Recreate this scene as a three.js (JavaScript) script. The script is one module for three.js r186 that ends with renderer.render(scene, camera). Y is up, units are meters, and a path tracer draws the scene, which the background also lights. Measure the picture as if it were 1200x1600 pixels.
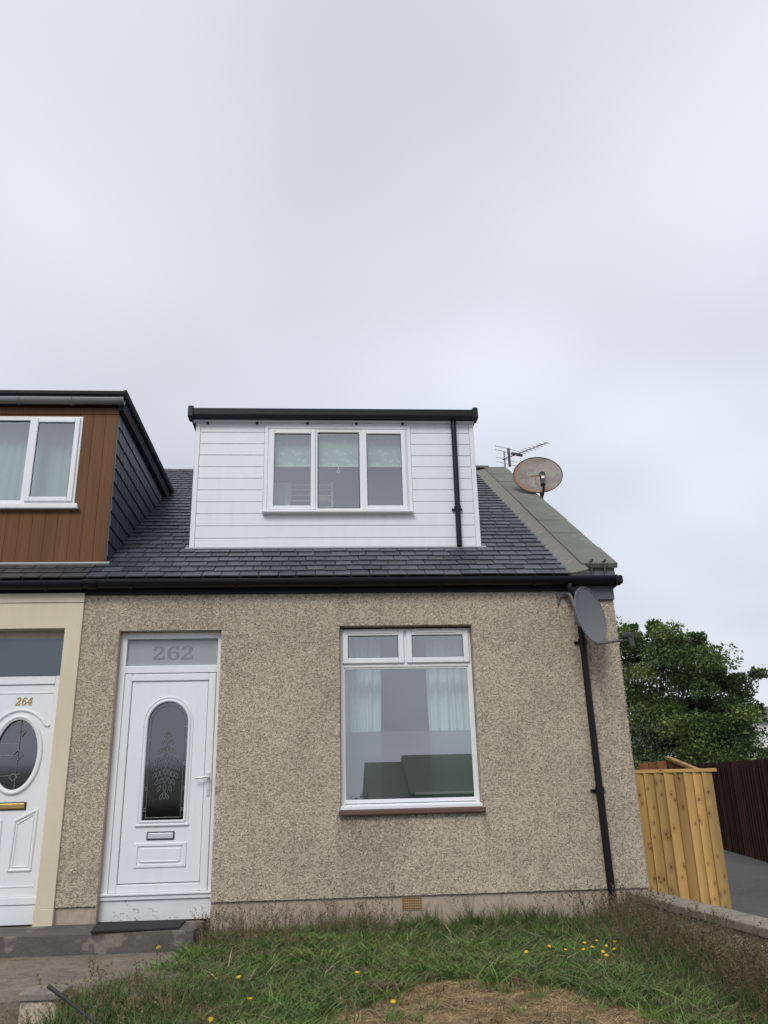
import * as THREE from 'three';
import { RoundedBoxGeometry } from 'three/addons/geometries/RoundedBoxGeometry.js';
import { mergeGeometries } from 'three/addons/utils/BufferGeometryUtils.js';
import { ImprovedNoise } from 'three/addons/math/ImprovedNoise.js';
import { FontLoader } from 'three/addons/loaders/FontLoader.js';
import { TextGeometry } from 'three/addons/geometries/TextGeometry.js';

// ---------------------------------------------------------------- camera, sky, sun, exposure
const scene = new THREE.Scene();
const camera = new THREE.PerspectiveCamera(63.46, 768 / 1024, 0.05, 600);
camera.rotation.order = 'YXZ';
camera.position.set(0, 0.84, 8);
camera.rotation.set(THREE.MathUtils.degToRad(19.89), THREE.MathUtils.degToRad(-4.185), THREE.MathUtils.degToRad(-1.553));

const renderer = new THREE.WebGLRenderer({ antialias: true });
renderer.setSize(768, 1024);
renderer.toneMapping = THREE.LinearToneMapping;
renderer.toneMappingExposure = 1.12;
renderer.outputColorSpace = THREE.SRGBColorSpace;
renderer.shadowMap.enabled = true;

{ // overcast sky: an even cloud sheet with soft, low-contrast folds
  const W = 1024, H = 512, d = new Float32Array(W * H * 4), n = new ImprovedNoise();
  const fb = (x, y, z) => n.noise(x, y, z) * .55 + n.noise(x * 2.1, y * 2.1, z + 7) * .28 + n.noise(x * 4.3, y * 4.3, z + 3) * .13;
  for (let j = 0; j < H; j++) for (let i = 0; i < W; i++) {
    const el = ((j + .5) / H - .5) * Math.PI, az = ((i + .5) / W - .5) * 2 * Math.PI;
    const x = Math.cos(el) * Math.cos(az), z = Math.cos(el) * Math.sin(az), y = Math.abs(Math.sin(el));
    const k = 1 / (y + .28);
    const c = fb(x * k * 1.4 + 31.7, z * k * 1.4 + 8.9, 1.7), c2 = fb(x * k * .5 + 2.5, z * k * .5 + 33, 8.2);
    const L = 1 + .42 * c + .26 * c2, t = THREE.MathUtils.clamp(.5 + c2 * 1.1, 0, 1);
    const o = (j * W + i) * 4;
    const h = THREE.MathUtils.smoothstep(y, .2, .85) * .8 + .4 * (t - .5);   // thinner, bluer cloud low down; thicker and greyer overhead
    d[o] = L * (.628 + .006 * h); d[o + 1] = L * (.666 - .018 * h); d[o + 2] = L * (.762 - .055 * h); d[o + 3] = 1;
  }
  const sky = new THREE.DataTexture(d, W, H, THREE.RGBAFormat, THREE.FloatType);
  sky.mapping = THREE.EquirectangularReflectionMapping; sky.magFilter = THREE.LinearFilter; sky.minFilter = THREE.LinearFilter;
  sky.wrapS = THREE.RepeatWrapping; sky.needsUpdate = true;
  scene.background = sky; scene.environment = sky;
}
const sun = new THREE.DirectionalLight(new THREE.Color(1, .97, .92), 1.5);   // the sun behind the cloud, over the photographer's shoulder
sun.position.set(-5, 16, 15); sun.target.position.set(0, 2, 0);
sun.castShadow = true; sun.shadow.radius = 42; sun.shadow.mapSize.set(2048, 2048);
Object.assign(sun.shadow.camera, { left: -16, right: 16, top: 16, bottom: -16, near: 1, far: 80 });
scene.add(sun, sun.target);

// ---------------------------------------------------------------- helpers
function rng(a) { return () => { a |= 0; a = a + 0x6D2B79F5 | 0; let t = Math.imul(a ^ a >>> 15, 1 | a); t = t + Math.imul(t ^ t >>> 7, 61 | t) ^ t; return ((t ^ t >>> 14) >>> 0) / 4294967296; }; }
const R = rng(262);
const rr = (a, b) => a + (b - a) * R();
const clamp = THREE.MathUtils.clamp, lerp = THREE.MathUtils.lerp, rad = THREE.MathUtils.degToRad;
const sst = (a, b, x) => { const t = clamp((x - a) / (b - a), 0, 1); return t * t * (3 - 2 * t); };
const used = {};
const numbered = n => { const k = used[n] = (used[n] ?? -1) + 1; return k ? n + '_' + String(k).padStart(3, '0') : n; };
function tag(o, label, category, group, kind) {
  o.name = numbered(o.name); o.userData = { label, category };
  if (group) o.userData.group = group;
  if (kind) o.userData.kind = kind;
  if (!o.parent) scene.add(o);
  return o;
}
function thing(name, label, category, pos = [0, 0, 0], group) { const g = new THREE.Group(); g.name = name; g.position.set(...pos); return tag(g, label, category, group); }
function part(parent, name) { const g = new THREE.Group(); g.name = name; parent.add(g); return g; }
function mesh(name, geo, mat, parent) {
  if (Array.isArray(geo)) geo = merge(geo);
  const m = new THREE.Mesh(geo, mat); m.name = name; m.castShadow = m.receiveShadow = true;
  if (parent) parent.add(m);
  return m;
}
function struct(name, geo, mat, label, category) { return tag(mesh(name, geo, mat), label, category, null, 'structure'); }
function clean(g) {
  if (g.index) g = g.toNonIndexed();
  for (const k of Object.keys(g.attributes)) if (!['position', 'normal', 'uv'].includes(k)) g.deleteAttribute(k);
  if (!g.attributes.uv) g.setAttribute('uv', new THREE.BufferAttribute(new Float32Array(g.attributes.position.count * 2), 2));
  g.clearGroups(); return g;
}
function merge(list) { return list.length === 1 ? list[0] : mergeGeometries(list.map(clean)); }
function muv(g, ou = 0, ov = 0, swap = false) {                      // uv in metres, by the way each face points
  g = clean(g); const p = g.attributes.position, uv = g.attributes.uv;
  const a = new THREE.Vector3(), b = new THREE.Vector3(), c = new THREE.Vector3();
  for (let i = 0; i < p.count; i += 3) {
    a.fromBufferAttribute(p, i); b.fromBufferAttribute(p, i + 1); c.fromBufferAttribute(p, i + 2);
    const nn = b.clone().sub(a).cross(c.clone().sub(a)), x = Math.abs(nn.x), y = Math.abs(nn.y), z = Math.abs(nn.z);
    [a, b, c].forEach((v, k) => {
      let u = v.x, w = v.y;
      if (x > y && x > z) { u = v.z; w = v.y; } else if (y > z) { u = v.x; w = v.z; }
      uv.setXY(i + k, (swap ? w : u) + ou, (swap ? u : w) + ov);
    });
  }
  return g;
}
const B = (x0, x1, y0, y1, z0, z1) => muv(new THREE.BoxGeometry(x1 - x0, y1 - y0, z1 - z0).translate((x0 + x1) / 2, (y0 + y1) / 2, (z0 + z1) / 2));
const RB = (x0, x1, y0, y1, z0, z1, r = .006) => muv(new RoundedBoxGeometry(x1 - x0, y1 - y0, z1 - z0, 1, Math.min(r, (x1 - x0) * .45, (y1 - y0) * .45, (z1 - z0) * .45)).translate((x0 + x1) / 2, (y0 + y1) / 2, (z0 + z1) / 2));
const V3 = (x, y, z) => new THREE.Vector3(x, y, z);
function tube(pts, r, seg = 8, closed = false, n = 0) {
  const c = new THREE.CatmullRomCurve3(pts.map(p => Array.isArray(p) ? V3(...p) : p), closed, 'centripetal');
  return new THREE.TubeGeometry(c, n || pts.length * 4, r, seg, closed);
}
function rod(a, b, r0, r1 = r0, seg = 10) {
  a = Array.isArray(a) ? V3(...a) : a; b = Array.isArray(b) ? V3(...b) : b;
  const d = b.clone().sub(a), g = new THREE.CylinderGeometry(r1, r0, d.length(), seg);
  g.applyQuaternion(new THREE.Quaternion().setFromUnitVectors(V3(0, 1, 0), d.clone().normalize()));
  return g.translate((a.x + b.x) / 2, (a.y + b.y) / 2, (a.z + b.z) / 2);
}
function shapePoly(pts) { const s = new THREE.Shape(); pts.forEach(([x, y], i) => i ? s.lineTo(x, y) : s.moveTo(x, y)); s.closePath(); return s; }
const rectPath = (x0, x1, y0, y1) => { const p = new THREE.Path(); p.moveTo(x0, y0); p.lineTo(x0, y1); p.lineTo(x1, y1); p.lineTo(x1, y0); p.closePath(); return p; };
const ext = (s, z0, z1, bev = 0, cs = 12) => muv(bev ? new THREE.ExtrudeGeometry(s, { depth: z1 - z0 - 2 * bev, bevelEnabled: true, bevelSize: bev, bevelThickness: bev, bevelOffset: -bev, bevelSegments: 2, curveSegments: cs }).translate(0, 0, z0 + bev) : new THREE.ExtrudeGeometry(s, { depth: z1 - z0, bevelEnabled: false, curveSegments: cs }).translate(0, 0, z0));
const ring = (x0, x1, y0, y1, w, z0, z1, r = .006) => [RB(x0, x0 + w, y0, y1, z0, z1, r), RB(x1 - w, x1, y0, y1, z0, z1, r), RB(x0 + w - .002, x1 - w + .002, y0, y0 + w, z0, z1 - .0005, r), RB(x0 + w - .002, x1 - w + .002, y1 - w, y1, z0, z1 - .0005, r)];

// ---------------------------------------------------------------- procedural textures
const hsh = (x, y, s) => { let h = Math.imul(x, 374761393) + Math.imul(y, 668265263) + Math.imul(s, 1274126177) | 0; h = Math.imul(h ^ h >>> 13, 1274126177); return ((h ^ h >>> 16) >>> 0) / 4294967296; };
function vn(x, y, px, py, s) {                                       // tiling value noise
  const xi = Math.floor(x), yi = Math.floor(y), fx = x - xi, fy = y - yi, m = (a, b) => ((a % b) + b) % b;
  const u = fx * fx * (3 - 2 * fx), v = fy * fy * (3 - 2 * fy), x0 = m(xi, px), x1 = m(xi + 1, px), y0 = m(yi, py), y1 = m(yi + 1, py);
  return lerp(lerp(hsh(x0, y0, s), hsh(x1, y0, s), u), lerp(hsh(x0, y1, s), hsh(x1, y1, s), u), v);
}
function fbm(u, v, bx, by, oct, s) { let a = 0, t = 0, w = 1; for (let o = 0; o < oct; o++) { a += w * vn(u * bx, v * by, bx, by, s + o * 17); t += w; w *= .55; bx *= 2; by *= 2; } return a / t; }
const enc = c => Math.round(255 * clamp(c <= .0031308 ? 12.92 * c : 1.055 * Math.pow(c, 1 / 2.4) - .055, 0, 1));
function tex(w, h, tw, th, fn, colour = true) {                      // tw, th: the tile's size in metres
  const d = new Uint8Array(w * h * 4);
  for (let j = 0; j < h; j++) for (let i = 0; i < w; i++) {
    const c = fn((i + .5) / w, (j + .5) / h), o = (j * w + i) * 4;
    if (colour) { d[o] = enc(c[0]); d[o + 1] = enc(c[1]); d[o + 2] = enc(c[2]); } else d[o] = d[o + 1] = d[o + 2] = Math.round(255 * clamp(c, 0, 1));
    d[o + 3] = 255;
  }
  const t = new THREE.DataTexture(d, w, h); t.wrapS = t.wrapT = THREE.RepeatWrapping; t.magFilter = THREE.LinearFilter; t.minFilter = THREE.LinearMipmapLinearFilter; t.generateMipmaps = true;
  t.repeat.set(1 / tw, 1 / th); if (colour) t.colorSpace = THREE.SRGBColorSpace; t.needsUpdate = true; return t;
}
const mix3 = (a, b, t) => [lerp(a[0], b[0], t), lerp(a[1], b[1], t), lerp(a[2], b[2], t)];
const mul3 = (a, k) => [a[0] * k, a[1] * k, a[2] * k];
const mat = (c, rough = .8, o = {}) => new THREE.MeshStandardMaterial({ color: Array.isArray(c) ? new THREE.Color(...c) : c, roughness: rough, ...o });
const phys = (c, rough, o = {}) => new THREE.MeshPhysicalMaterial({ color: new THREE.Color(...c), roughness: rough, ...o });
const W1 = [1, 1, 1];

const T = {};
T.cast = tex(1024, 1024, 2, 2, (u, v) => { const f = fbm(u, v, 140, 140, 2, 3), g = fbm(u, v, 8, 8, 4, 5); return mul3(mix3([.27, .23, .175], [.56, .485, .385], sst(.22, .72, f)), .85 + .3 * g); });
T.castB = tex(1024, 1024, 2, 2, (u, v) => fbm(u, v, 140, 140, 3, 3), false);
T.plinth = tex(1024, 512, 3, .75, (u, v) => {
  const f = fbm(u, v, 5, 3, 5, 11), s = fbm(u, v, 70, 2, 3, 12), g = fbm(u, v, 160, 40, 2, 13);
  let c = mix3([.36, .29, .22], [.5, .42, .345], f); c = mix3(c, [.2, .165, .115], sst(.56, .8, s) * .5); return mul3(c, .9 + .2 * g);
});
T.conc = tex(512, 512, 1, 1, (u, v) => { const f = fbm(u, v, 4, 4, 5, 21), g = fbm(u, v, 90, 90, 2, 22), l = sst(.62, .75, fbm(u, v, 9, 9, 3, 23)); return mul3(mix3(mix3([.15, .145, .12], [.25, .235, .2], f), [.3, .28, .2], l * .45), .82 + .36 * g); });
T.path = tex(512, 512, .8, .8, (u, v) => { const f = fbm(u, v, 5, 5, 5, 26), g = fbm(u, v, 60, 60, 3, 27), d = sst(.58, .7, fbm(u, v, 16, 16, 3, 28)); return mul3(mix3(mix3([.13, .12, .1], [.24, .22, .185], f), [.085, .075, .055], d * .5), .7 + .6 * g); });
T.concB = tex(512, 512, 1, 1, (u, v) => .5 * fbm(u, v, 12, 12, 4, 24) + .5 * fbm(u, v, 110, 110, 2, 22), false);
T.step = tex(512, 512, 1.3, 1.3, (u, v) => { const f = fbm(u, v, 5, 5, 5, 31), g = fbm(u, v, 120, 120, 2, 32), w = sst(.6, .7, fbm(u, v, 7, 7, 4, 33)); return mul3(mix3(mix3([.07, .068, .062], [.13, .125, .11], f), [.27, .25, .21], w * .55), .8 + .4 * g); });
T.asph = tex(512, 512, 3, 3, (u, v) => { const f = fbm(u, v, 4, 4, 5, 41), g = fbm(u, v, 200, 200, 1, 42); return mul3([.085, .083, .08], .45 + .8 * f + .5 * g); });
T.pine = tex(512, 1024, .5, 2, (u, v) => {
  let du = 0, kn = 0, kr = 0;
  for (let k = 0; k < 26; k++) { const kx = hsh(k, 1, 77), ky = hsh(k, 2, 77), r = .012 + .016 * hsh(k, 3, 77); let dx = u - kx; dx -= Math.round(dx); let dy = v - ky; dy -= Math.round(dy); const q = Math.hypot(dx * .5, dy * 2 * .62); du += Math.exp(-q * q / (r * r * 6)) * .035 * Math.sign(dx); kn = Math.max(kn, 1 - sst(r * .3, r * .75, q)); kr = Math.max(kr, Math.exp(-Math.pow((q - r) / (r * .5), 2))); }
  const g = fbm(u + du, v, 44, 2, 3, 52), r2 = .5 + .5 * Math.sin((u + du + .06 * fbm(u, v, 3, 2, 2, 53)) * 2 * Math.PI * 30), f = fbm(u, v, 160, 12, 2, 54), tone = fbm(u, v, 4, 2, 3, 55);
  let c = mix3([.33, .205, .075], [.5, .33, .145], .45 * g + .2 * r2 + .35 * f); c = mul3(c, .62 + .7 * tone);
  c = mix3(c, [.2, .1, .03], kr * .4); return mix3(c, [.09, .04, .014], kn * .85);
});
T.brown = tex(512, 1024, .6, 1.8, (u, v) => { const g = fbm(u, v, 46, 3, 4, 61), f = fbm(u, v, 170, 10, 2, 62), t = fbm(u, v, 4, 2, 4, 63); return mul3(mix3([.105, .046, .02], [.225, .112, .052], .6 * g + .4 * f), .8 + .4 * t); });
T.slate = tex(512, 512, .9, .9, (u, v) => { const f = fbm(u, v, 6, 10, 5, 71), g = fbm(u, v, 80, 120, 2, 72), l = sst(.66, .76, fbm(u, v, 14, 14, 3, 73)); return mix3(mul3([.86, .9, 1], .62 + .5 * f + .3 * g), [1.5, 1.45, 1.2], l * .25).map(x => x * .78); });
T.slateB = tex(512, 512, .9, .9, (u, v) => .6 * fbm(u, v, 8, 14, 4, 74) + .4 * fbm(u, v, 70, 90, 2, 75), false);
T.upvc = tex(512, 512, 1.7, 1.7, (u, v) => { const f = fbm(u, v, 3, 3, 5, 81), g = fbm(u, v, 40, 6, 3, 82); const k = sst(.6, .8, fbm(u, v, 34, 3, 3, 86)) * sst(.4, .65, f); return mix3(mul3([.8, .81, .815], .955 + .05 * f + .03 * g), [.5, .49, .46], k * .09); });
T.scuff = tex(1024, 256, 1.1, .275, (u, v) => {
  const f = fbm(u, v, 6, 3, 4, 83), m = fbm(u, v, 60, 26, 3, 84), zone = fbm(u, v, 5, 3, 3, 85);
  const s = sst(.64, .72, m) * sst(.52, .66, zone); return mix3(mul3([.74, .745, .74], .9 + .14 * f), [.16, .15, .13], s * .8);
});
T.cream = tex(512, 512, 1.6, 1.6, (u, v) => { const f = fbm(u, v, 4, 4, 5, 91), g = fbm(u, v, 50, 7, 3, 92); return mul3([.66, .585, .44], .9 + .14 * f + .06 * g); });
T.rust = tex(256, 256, 1, 1, (u, v) => {
  const x = u - .5, y = v - .5, r = Math.hypot(x, y) * 2, f = fbm(u, v, 5, 5, 4, 101), g = fbm(u, v, 30, 30, 2, 102);
  let c = mul3([.3, .285, .25], .85 + .3 * f);
  c = mix3(c, [.2, .163, .155], sst(.32, .7, f) * .85);
  const ed = sst(.72, .95, r + .25 * (f - .5)) * sst(-.1, .45, -x * 1.4 - y * .9 + .15);
  c = mix3(c, [.3, .14, .07], clamp(ed, 0, 1) * .8);
  const bar = Math.abs(y - .06 + .1 * Math.pow(x + .02, 2) * 8) < .018 && Math.abs(x + .02) < .12, drip = Math.abs(x + .04) < .022 && y < .06 && y > -.13 - .05 * g, dot = Math.hypot(x + .045, y + .17) < .018;
  if (bar || dot) c = [.15, .07, .03]; else if (drip) c = mix3(c, [.25, .13, .07], .7);
  return mul3(c, .88 + .24 * g);
});
T.soil = tex(512, 512, 1.2, 1.2, (u, v) => { const f = fbm(u, v, 6, 6, 5, 111), g = fbm(u, v, 70, 70, 2, 112); return mul3(mix3([.06, .045, .025], [.13, .105, .06], f), .7 + .6 * g); });
T.blind = tex(512, 512, .5, .5, (u, v) => {
  let m = 0; for (let k = 0; k < 34; k++) { const cx = hsh(k, 1, 5), cy = hsh(k, 2, 5), s = .025 + .04 * hsh(k, 3, 5), a0 = hsh(k, 4, 5) * 6.28; let dx = u - cx, dy = v - cy; dx -= Math.round(dx); dy -= Math.round(dy); const a = Math.atan2(dy, dx) + a0, q = Math.hypot(dx, dy), pr = s * (.55 + .45 * Math.abs(Math.cos(a * 2.5))); m = Math.max(m, 1 - sst(pr * .85, pr, q) - (q < s * .2 ? .6 : 0)); }
  return mix3([.62, .65, .6], [.82, .83, .8], m);
});
T.gen = tex(512, 512, 1, 1, (u, v) => .5 * fbm(u, v, 5, 5, 5, 121) + .5 * fbm(u, v, 60, 60, 3, 122), false);

const M = {
  cast: mat(W1, .95, { map: T.cast, bumpMap: T.castB, bumpScale: .006 }),
  pebble: mat(W1, .85, { flatShading: true }),
  plinth: mat(W1, .9, { map: T.plinth, bumpMap: T.concB, bumpScale: .002 }),
  slab: mat([.8, .86, .91], .9, { map: T.conc, bumpMap: T.concB, bumpScale: .004 }),
  conc: mat(W1, .9, { map: T.conc, bumpMap: T.concB, bumpScale: .003 }),
  step: mat(W1, .85, { map: T.step, bumpMap: T.concB, bumpScale: .003 }),
  path: mat([1.1, 1.04, .95], .92, { map: T.path, bumpMap: T.concB, bumpScale: .008 }),
  fillet: mat([1.02, 1.04, 1.12], .95, { map: T.conc, bumpMap: T.concB, bumpScale: .008 }),
  capping: mat([1.35, 1.3, 1.2], .92, { map: T.path, bumpMap: T.concB, bumpScale: .006 }),
  mortar: mat([.2, .198, .186], .95, { bumpMap: T.concB, bumpScale: .006 }),
  upvc: phys(W1, .32, { map: T.upvc }),
  scuff: phys(W1, .4, { map: T.scuff }),
  upvcDark: mat([.035, .037, .04], .5),
  clad: phys([.98, .98, .99], .38, { map: T.upvc }),
  black: phys([.007, .007, .009], .42, { specularIntensity: .55, bumpMap: T.gen, bumpScale: .0008 }),
  lead: mat([.1, .105, .115], .55, { bumpMap: T.gen, bumpScale: .003 }),
  paleLead: mat([.36, .37, .38], .55, { bumpMap: T.gen, bumpScale: .003 }),
  fascia: phys([.012, .012, .014], .6, { specularIntensity: .5, bumpMap: T.gen, bumpScale: .001 }),
  greyGutter: phys([.2, .205, .21], .45, { bumpMap: T.gen, bumpScale: .001 }),
  felt: phys([.03, .031, .034], .85, { specularIntensity: .5, bumpMap: T.gen, bumpScale: .006 }),
  brown: phys([.9, .84, .76], .6, { specularIntensity: .45, map: T.brown }),
  brownDark: mat([.03, .015, .008], .8),
  slates: [[.053, .056, .062], [.068, .071, .077], [.041, .043, .047], [.087, .089, .094], [.058, .058, .059], [.072, .075, .082]].map(c => phys(c.map(x => x * 1.35), .44, { map: T.slate, bumpMap: T.slateB, bumpScale: .003 })),
  oldSlates: [[.062, .058, .054], [.05, .05, .05], [.076, .07, .062]].map(c => phys(c.map(x => x * 1.15), .6, { map: T.slate, bumpMap: T.slateB, bumpScale: .003 })),
  cheek: [[.03, .034, .04], [.038, .043, .05], [.026, .03, .036]].map(c => phys(c.map(x => x * 1.75), .5, { map: T.slate, bumpMap: T.slateB, bumpScale: .002 })),
  deck: mat([.03, .03, .03], .9),
  cream: mat(W1, .75, { map: T.cream, bumpMap: T.gen, bumpScale: .002 }),
  redSill: mat([.125, .066, .052], .6, { bumpMap: T.gen, bumpScale: .003 }),
  inner: mat([.48, .49, .47], .9), innerDark: mat([.2, .19, .17], .9), floor: mat([.16, .11, .07], .7),
  glass: phys([.81, .95, .89], .012, { transmission: 1, ior: 3.2, thickness: 0 }),
  film: phys([.42, .45, .44], .75, { transmission: .93, ior: 1.45, thickness: 0 }),
  obscure: phys([.4, .42, .41], .07, { transmission: 1, ior: 2.5, thickness: 0 }),
  frost: phys([.46, .5, .5], .3, { transmission: .35, ior: 1.6, thickness: 0 }),
  tint: phys([.16, .2, .25], .08, { transmission: .6, ior: 1.9, thickness: 0 }),
  etch: mat([.2, .215, .215], .5),
  leadCame: mat([.1, .1, .1], .4, { metalness: .4 }),
  bevel: phys([.16, .17, .17], .15, { metalness: 0 }),
  brass: mat([.62, .45, .16], .3, { metalness: .9 }),
  chrome: phys([.72, .72, .73], .28, { metalness: .35 }),
  curtain: phys([.84, .85, .84], 1, { transmission: .3, thickness: 0, side: THREE.DoubleSide }),
  blind: phys(W1, 1, { map: T.blind, transmission: .35, thickness: 0, side: THREE.DoubleSide }),
  net: phys([.56, .62, .6], 1, { transmission: .35, thickness: 0, side: THREE.DoubleSide }),
  airer: mat([.7, .7, .7], .4), towel: mat([.62, .62, .56], 1), tan: mat([.45, .3, .17], 1),
  mat: mat([.02, .02, .022], 1, { bumpMap: T.gen, bumpScale: .01 }),
  pine: [1.05, 1.36, 1.55, .9].map((k, i) => mat([k, k * (1 - i * .02), k * (.86 - i * .03)], .8, { map: T.pine })),
  pineRed: mat([.62, .42, .38], .85, { map: T.pine }),
  darkFence: [[.036, .018, .015], [.052, .025, .02], [.024, .013, .011]].map(c => phys(c, .9, { specularIntensity: .15 })),
  rust: mat(W1, .7, { map: T.rust, metalness: .1, side: THREE.DoubleSide }),
  dish: mat([.15, .152, .155], .6, { side: THREE.DoubleSide, bumpMap: T.gen, bumpScale: .001 }), dishBack: mat([.12, .12, .12], .6),
  iron: mat([.05, .045, .04], .6), alu: mat([.22, .22, .23], .45, { metalness: .6 }),
  asph: mat(W1, .95, { map: T.asph, bumpMap: T.concB, bumpScale: .004 }),
  soil: mat(W1, 1, { map: T.soil, bumpMap: T.gen, bumpScale: .03 }),
  bark: mat([.075, .062, .048], .95, { bumpMap: T.gen, bumpScale: .03 }),
  white: mat([.74, .73, .7], .85), farRoof: mat([.1, .095, .09], .8), farGlass: mat([.04, .05, .06], .1), brick: mat([.16, .12, .095], .9, { map: T.conc }),
  clay: mat([.42, .27, .13], .85),
};

// ---------------------------------------------------------------- ground, road, lane, path
const gy = (x, z) => -.14 - .045 * clamp(z, 0, 4);
struct('ground', new THREE.PlaneGeometry(500, 500).rotateX(-Math.PI / 2).translate(0, -.78, -40), M.soil, 'wide bare ground running out to the horizon', 'ground');
{
  const g = new THREE.BufferGeometry(), pos = [], idx = [], nx = 40, nz = 30;
  for (let j = 0; j <= nz; j++) for (let i = 0; i <= nx; i++) { const z = lerp(-.01, 4.05, j / nz), x = lerp(-1.07 - .42 * sst(.7, 2.3, z), 2.68, i / nx); pos.push(x, gy(x, z) + .02 * Math.sin(x * 5 + z * 3) * Math.sin(z * 7) * sst(0, .4, z), z); }
  for (let j = 0; j < nz; j++) for (let i = 0; i < nx; i++) { const a = j * (nx + 1) + i; idx.push(a, a + nx + 1, a + 1, a + 1, a + nx + 1, a + nx + 2); }
  g.setAttribute('position', new THREE.Float32BufferAttribute(pos, 3)); g.setIndex(idx); g.computeVertexNormals();
  struct('lawn_ground', muv(g), M.soil, 'dark garden soil under the front lawn', 'soil');
}
struct('garden_bank', B(-1.52, 2.68, -.79, -.35, 3.6, 4.06), M.conc, 'low concrete edge holding up the front garden', 'kerb');
struct('lane', muv(new THREE.PlaneGeometry(26, 44).rotateX(-Math.PI / 2).translate(15.93, -.35, -17)), M.asph, 'grey tarmac lane beside the gable end', 'lane');
struct('pavement', B(-40, 40, -.79, -.62, 4.1, 6.4), M.conc, 'concrete pavement along the street', 'pavement');
struct('road', muv(new THREE.PlaneGeometry(120, 7.5).rotateX(-Math.PI / 2).translate(0, -.74, 10.2)), M.asph, 'tarmac street in front of the houses', 'road');
{
  const s = part(scene, 'door_step');
  tag(s, 'long dark concrete step running under both white front doors', 'step', null, 'structure');
  mesh('step_slab', RB(-5, -1.06, -.5, 0, -.02, .6, .014), M.step, s);
  const p = mesh('path', RB(-5, -1.0, -.6, -.152, .6, 2.27, .012), M.path); tag(p, 'worn concrete path in front of the dark step', 'path', null, 'structure');
  const q = mesh('lower_path', RB(-5, -1.5, -.75, -.33, 2.272, 4.05, .012), M.step); tag(q, 'lower dark path slab at the bottom left', 'path', null, 'structure');
  const e = thing('edging_block', 'pebbledashed concrete edging block beside the path at bottom left', 'edging', [-1.68, -.34, 2.27]);
  mesh('cap', RB(-.13, .12, .19, .235, -.16, .1, .01), M.conc, e); mesh('pebbledash_face', RB(-.115, .105, -.2, .192, -.14, .085, .008), M.cast, e);
}

// ---------------------------------------------------------------- house 262
const TH = Math.atan(.66), SN = Math.sin(TH), CS = Math.cos(TH), EY = 3.03, EZ = .12;
const slopeM = new THREE.Matrix4().makeBasis(V3(1, 0, 0), V3(0, SN, -CS), V3(0, CS, SN)).setPosition(0, EY, EZ);
const SB = (x0, x1, s0, s1, h0, h1, r = 0) => (r ? RB(x0, x1, s0, s1, h0, h1, r) : B(x0, x1, s0, s1, h0, h1)).applyMatrix4(slopeM);
const sAtZ = z => (EZ - z) / CS, sAtY = y => (y - EY) / SN;
const X0 = -2.345, X1 = 2.88, WT = 2.94, RIDGE = sAtZ(-4.52), S_D = sAtZ(-.69), S_DT = sAtY(5.14);
const house = thing('roughcast_house', 'tan pebbledashed end-terrace cottage with white dormer, number 262', 'house');
{
  const s = shapePoly([[X0, .14], [-1.99, .14], [-1.99, 2.535], [-1.02, 2.535], [-1.02, .14], [X1, .14], [X1, WT], [X0, WT]]);
  s.holes.push(rectPath(.118, 1.422, .86, 2.56));
  mesh('wall', ext(s, -.3, 0), M.cast, house);
  // pebbles thrown into the render
  const geo = new THREE.IcosahedronGeometry(1, 0), sp = .0095, list = [];
  const inHole = (x, y) => (x > -1.996 && x < -1.014 && y < 2.54) || (x > .112 && x < 1.428 && y > .852 && y < 2.566) || (x > 2.46 && y > 2.8);
  for (let y = .142; y < WT - .01; y += sp) for (let x = X0 + .004; x < X1 + .006; x += sp) {
    const px = x + rr(-.005, .005), py = y + rr(-.005, .005);
    if (!inHole(px, py) && R() < .93) list.push([px, py, rr(-.003, .002)]);
  }
  for (let y = .142; y < WT; y += .013) for (let k = 0; k < 3; k++) list.push([X1 + rr(-.001, .003), y, -.012 - k * .02 + rr(-.006, .006)]);
  for (let x = X0; x < X1; x += .012) if (x < -1.99 || x > -1.02) list.push([x, .14 + rr(-.004, .002), -.004]);
  const im = new THREE.InstancedMesh(geo, M.pebble, list.length), m4 = new THREE.Matrix4(), q = new THREE.Quaternion(), e = new THREE.Euler(), c = new THREE.Color();
  const pal = [[.63, .56, .445], [.58, .508, .392], [.52, .453, .345], [.69, .635, .535], [.5, .46, .4], [.4, .343, .265], [.25, .21, .16]];
  const wts = [.26, .5, .66, .78, .88, .95, 1];
  list.forEach(([x, y, z], i) => {
    e.set(rr(0, 6), rr(0, 6), rr(0, 6)); q.setFromEuler(e); const r = rr(.0038, .0066);
    m4.compose(V3(x, y, z), q, V3(r * rr(.8, 1.35), r, r * .6)); im.setMatrixAt(i, m4);
    const w = R(), p = pal[wts.findIndex(t => w <= t)];
    const st = fbm(x * .12 + .5, y * .12 + .5, 11, 11, 5, 400), streak = fbm(x * .1 + .4, y * .1, 60, 3, 3, 410);
    const drip = x > .08 && x < 1.47 && y < .81 ? sst(.42, .6, fbm(x * .1 + .4, y * .02, 90, 4, 3, 415)) * sst(.35, .75, y) * .3 : 0;
    const k = (.71 + .56 * st) * (1 - drip) * (1 - .16 * sst(.55, .75, streak)) * rr(.86, 1.12);
    im.setColorAt(i, c.setRGB(p[0] * k, p[1] * k, p[2] * k));
  });
  im.name = 'pebbledash'; im.castShadow = im.receiveShadow = true; im.userData.kind = 'stuff'; house.add(im);
}
mesh('plinth', [B(X0, -1.992, -.6, .1385, -.3, -.022), B(-1.018, X1 - .01, -.6, .1385, -.3, -.022)], M.plinth, house);
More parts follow.
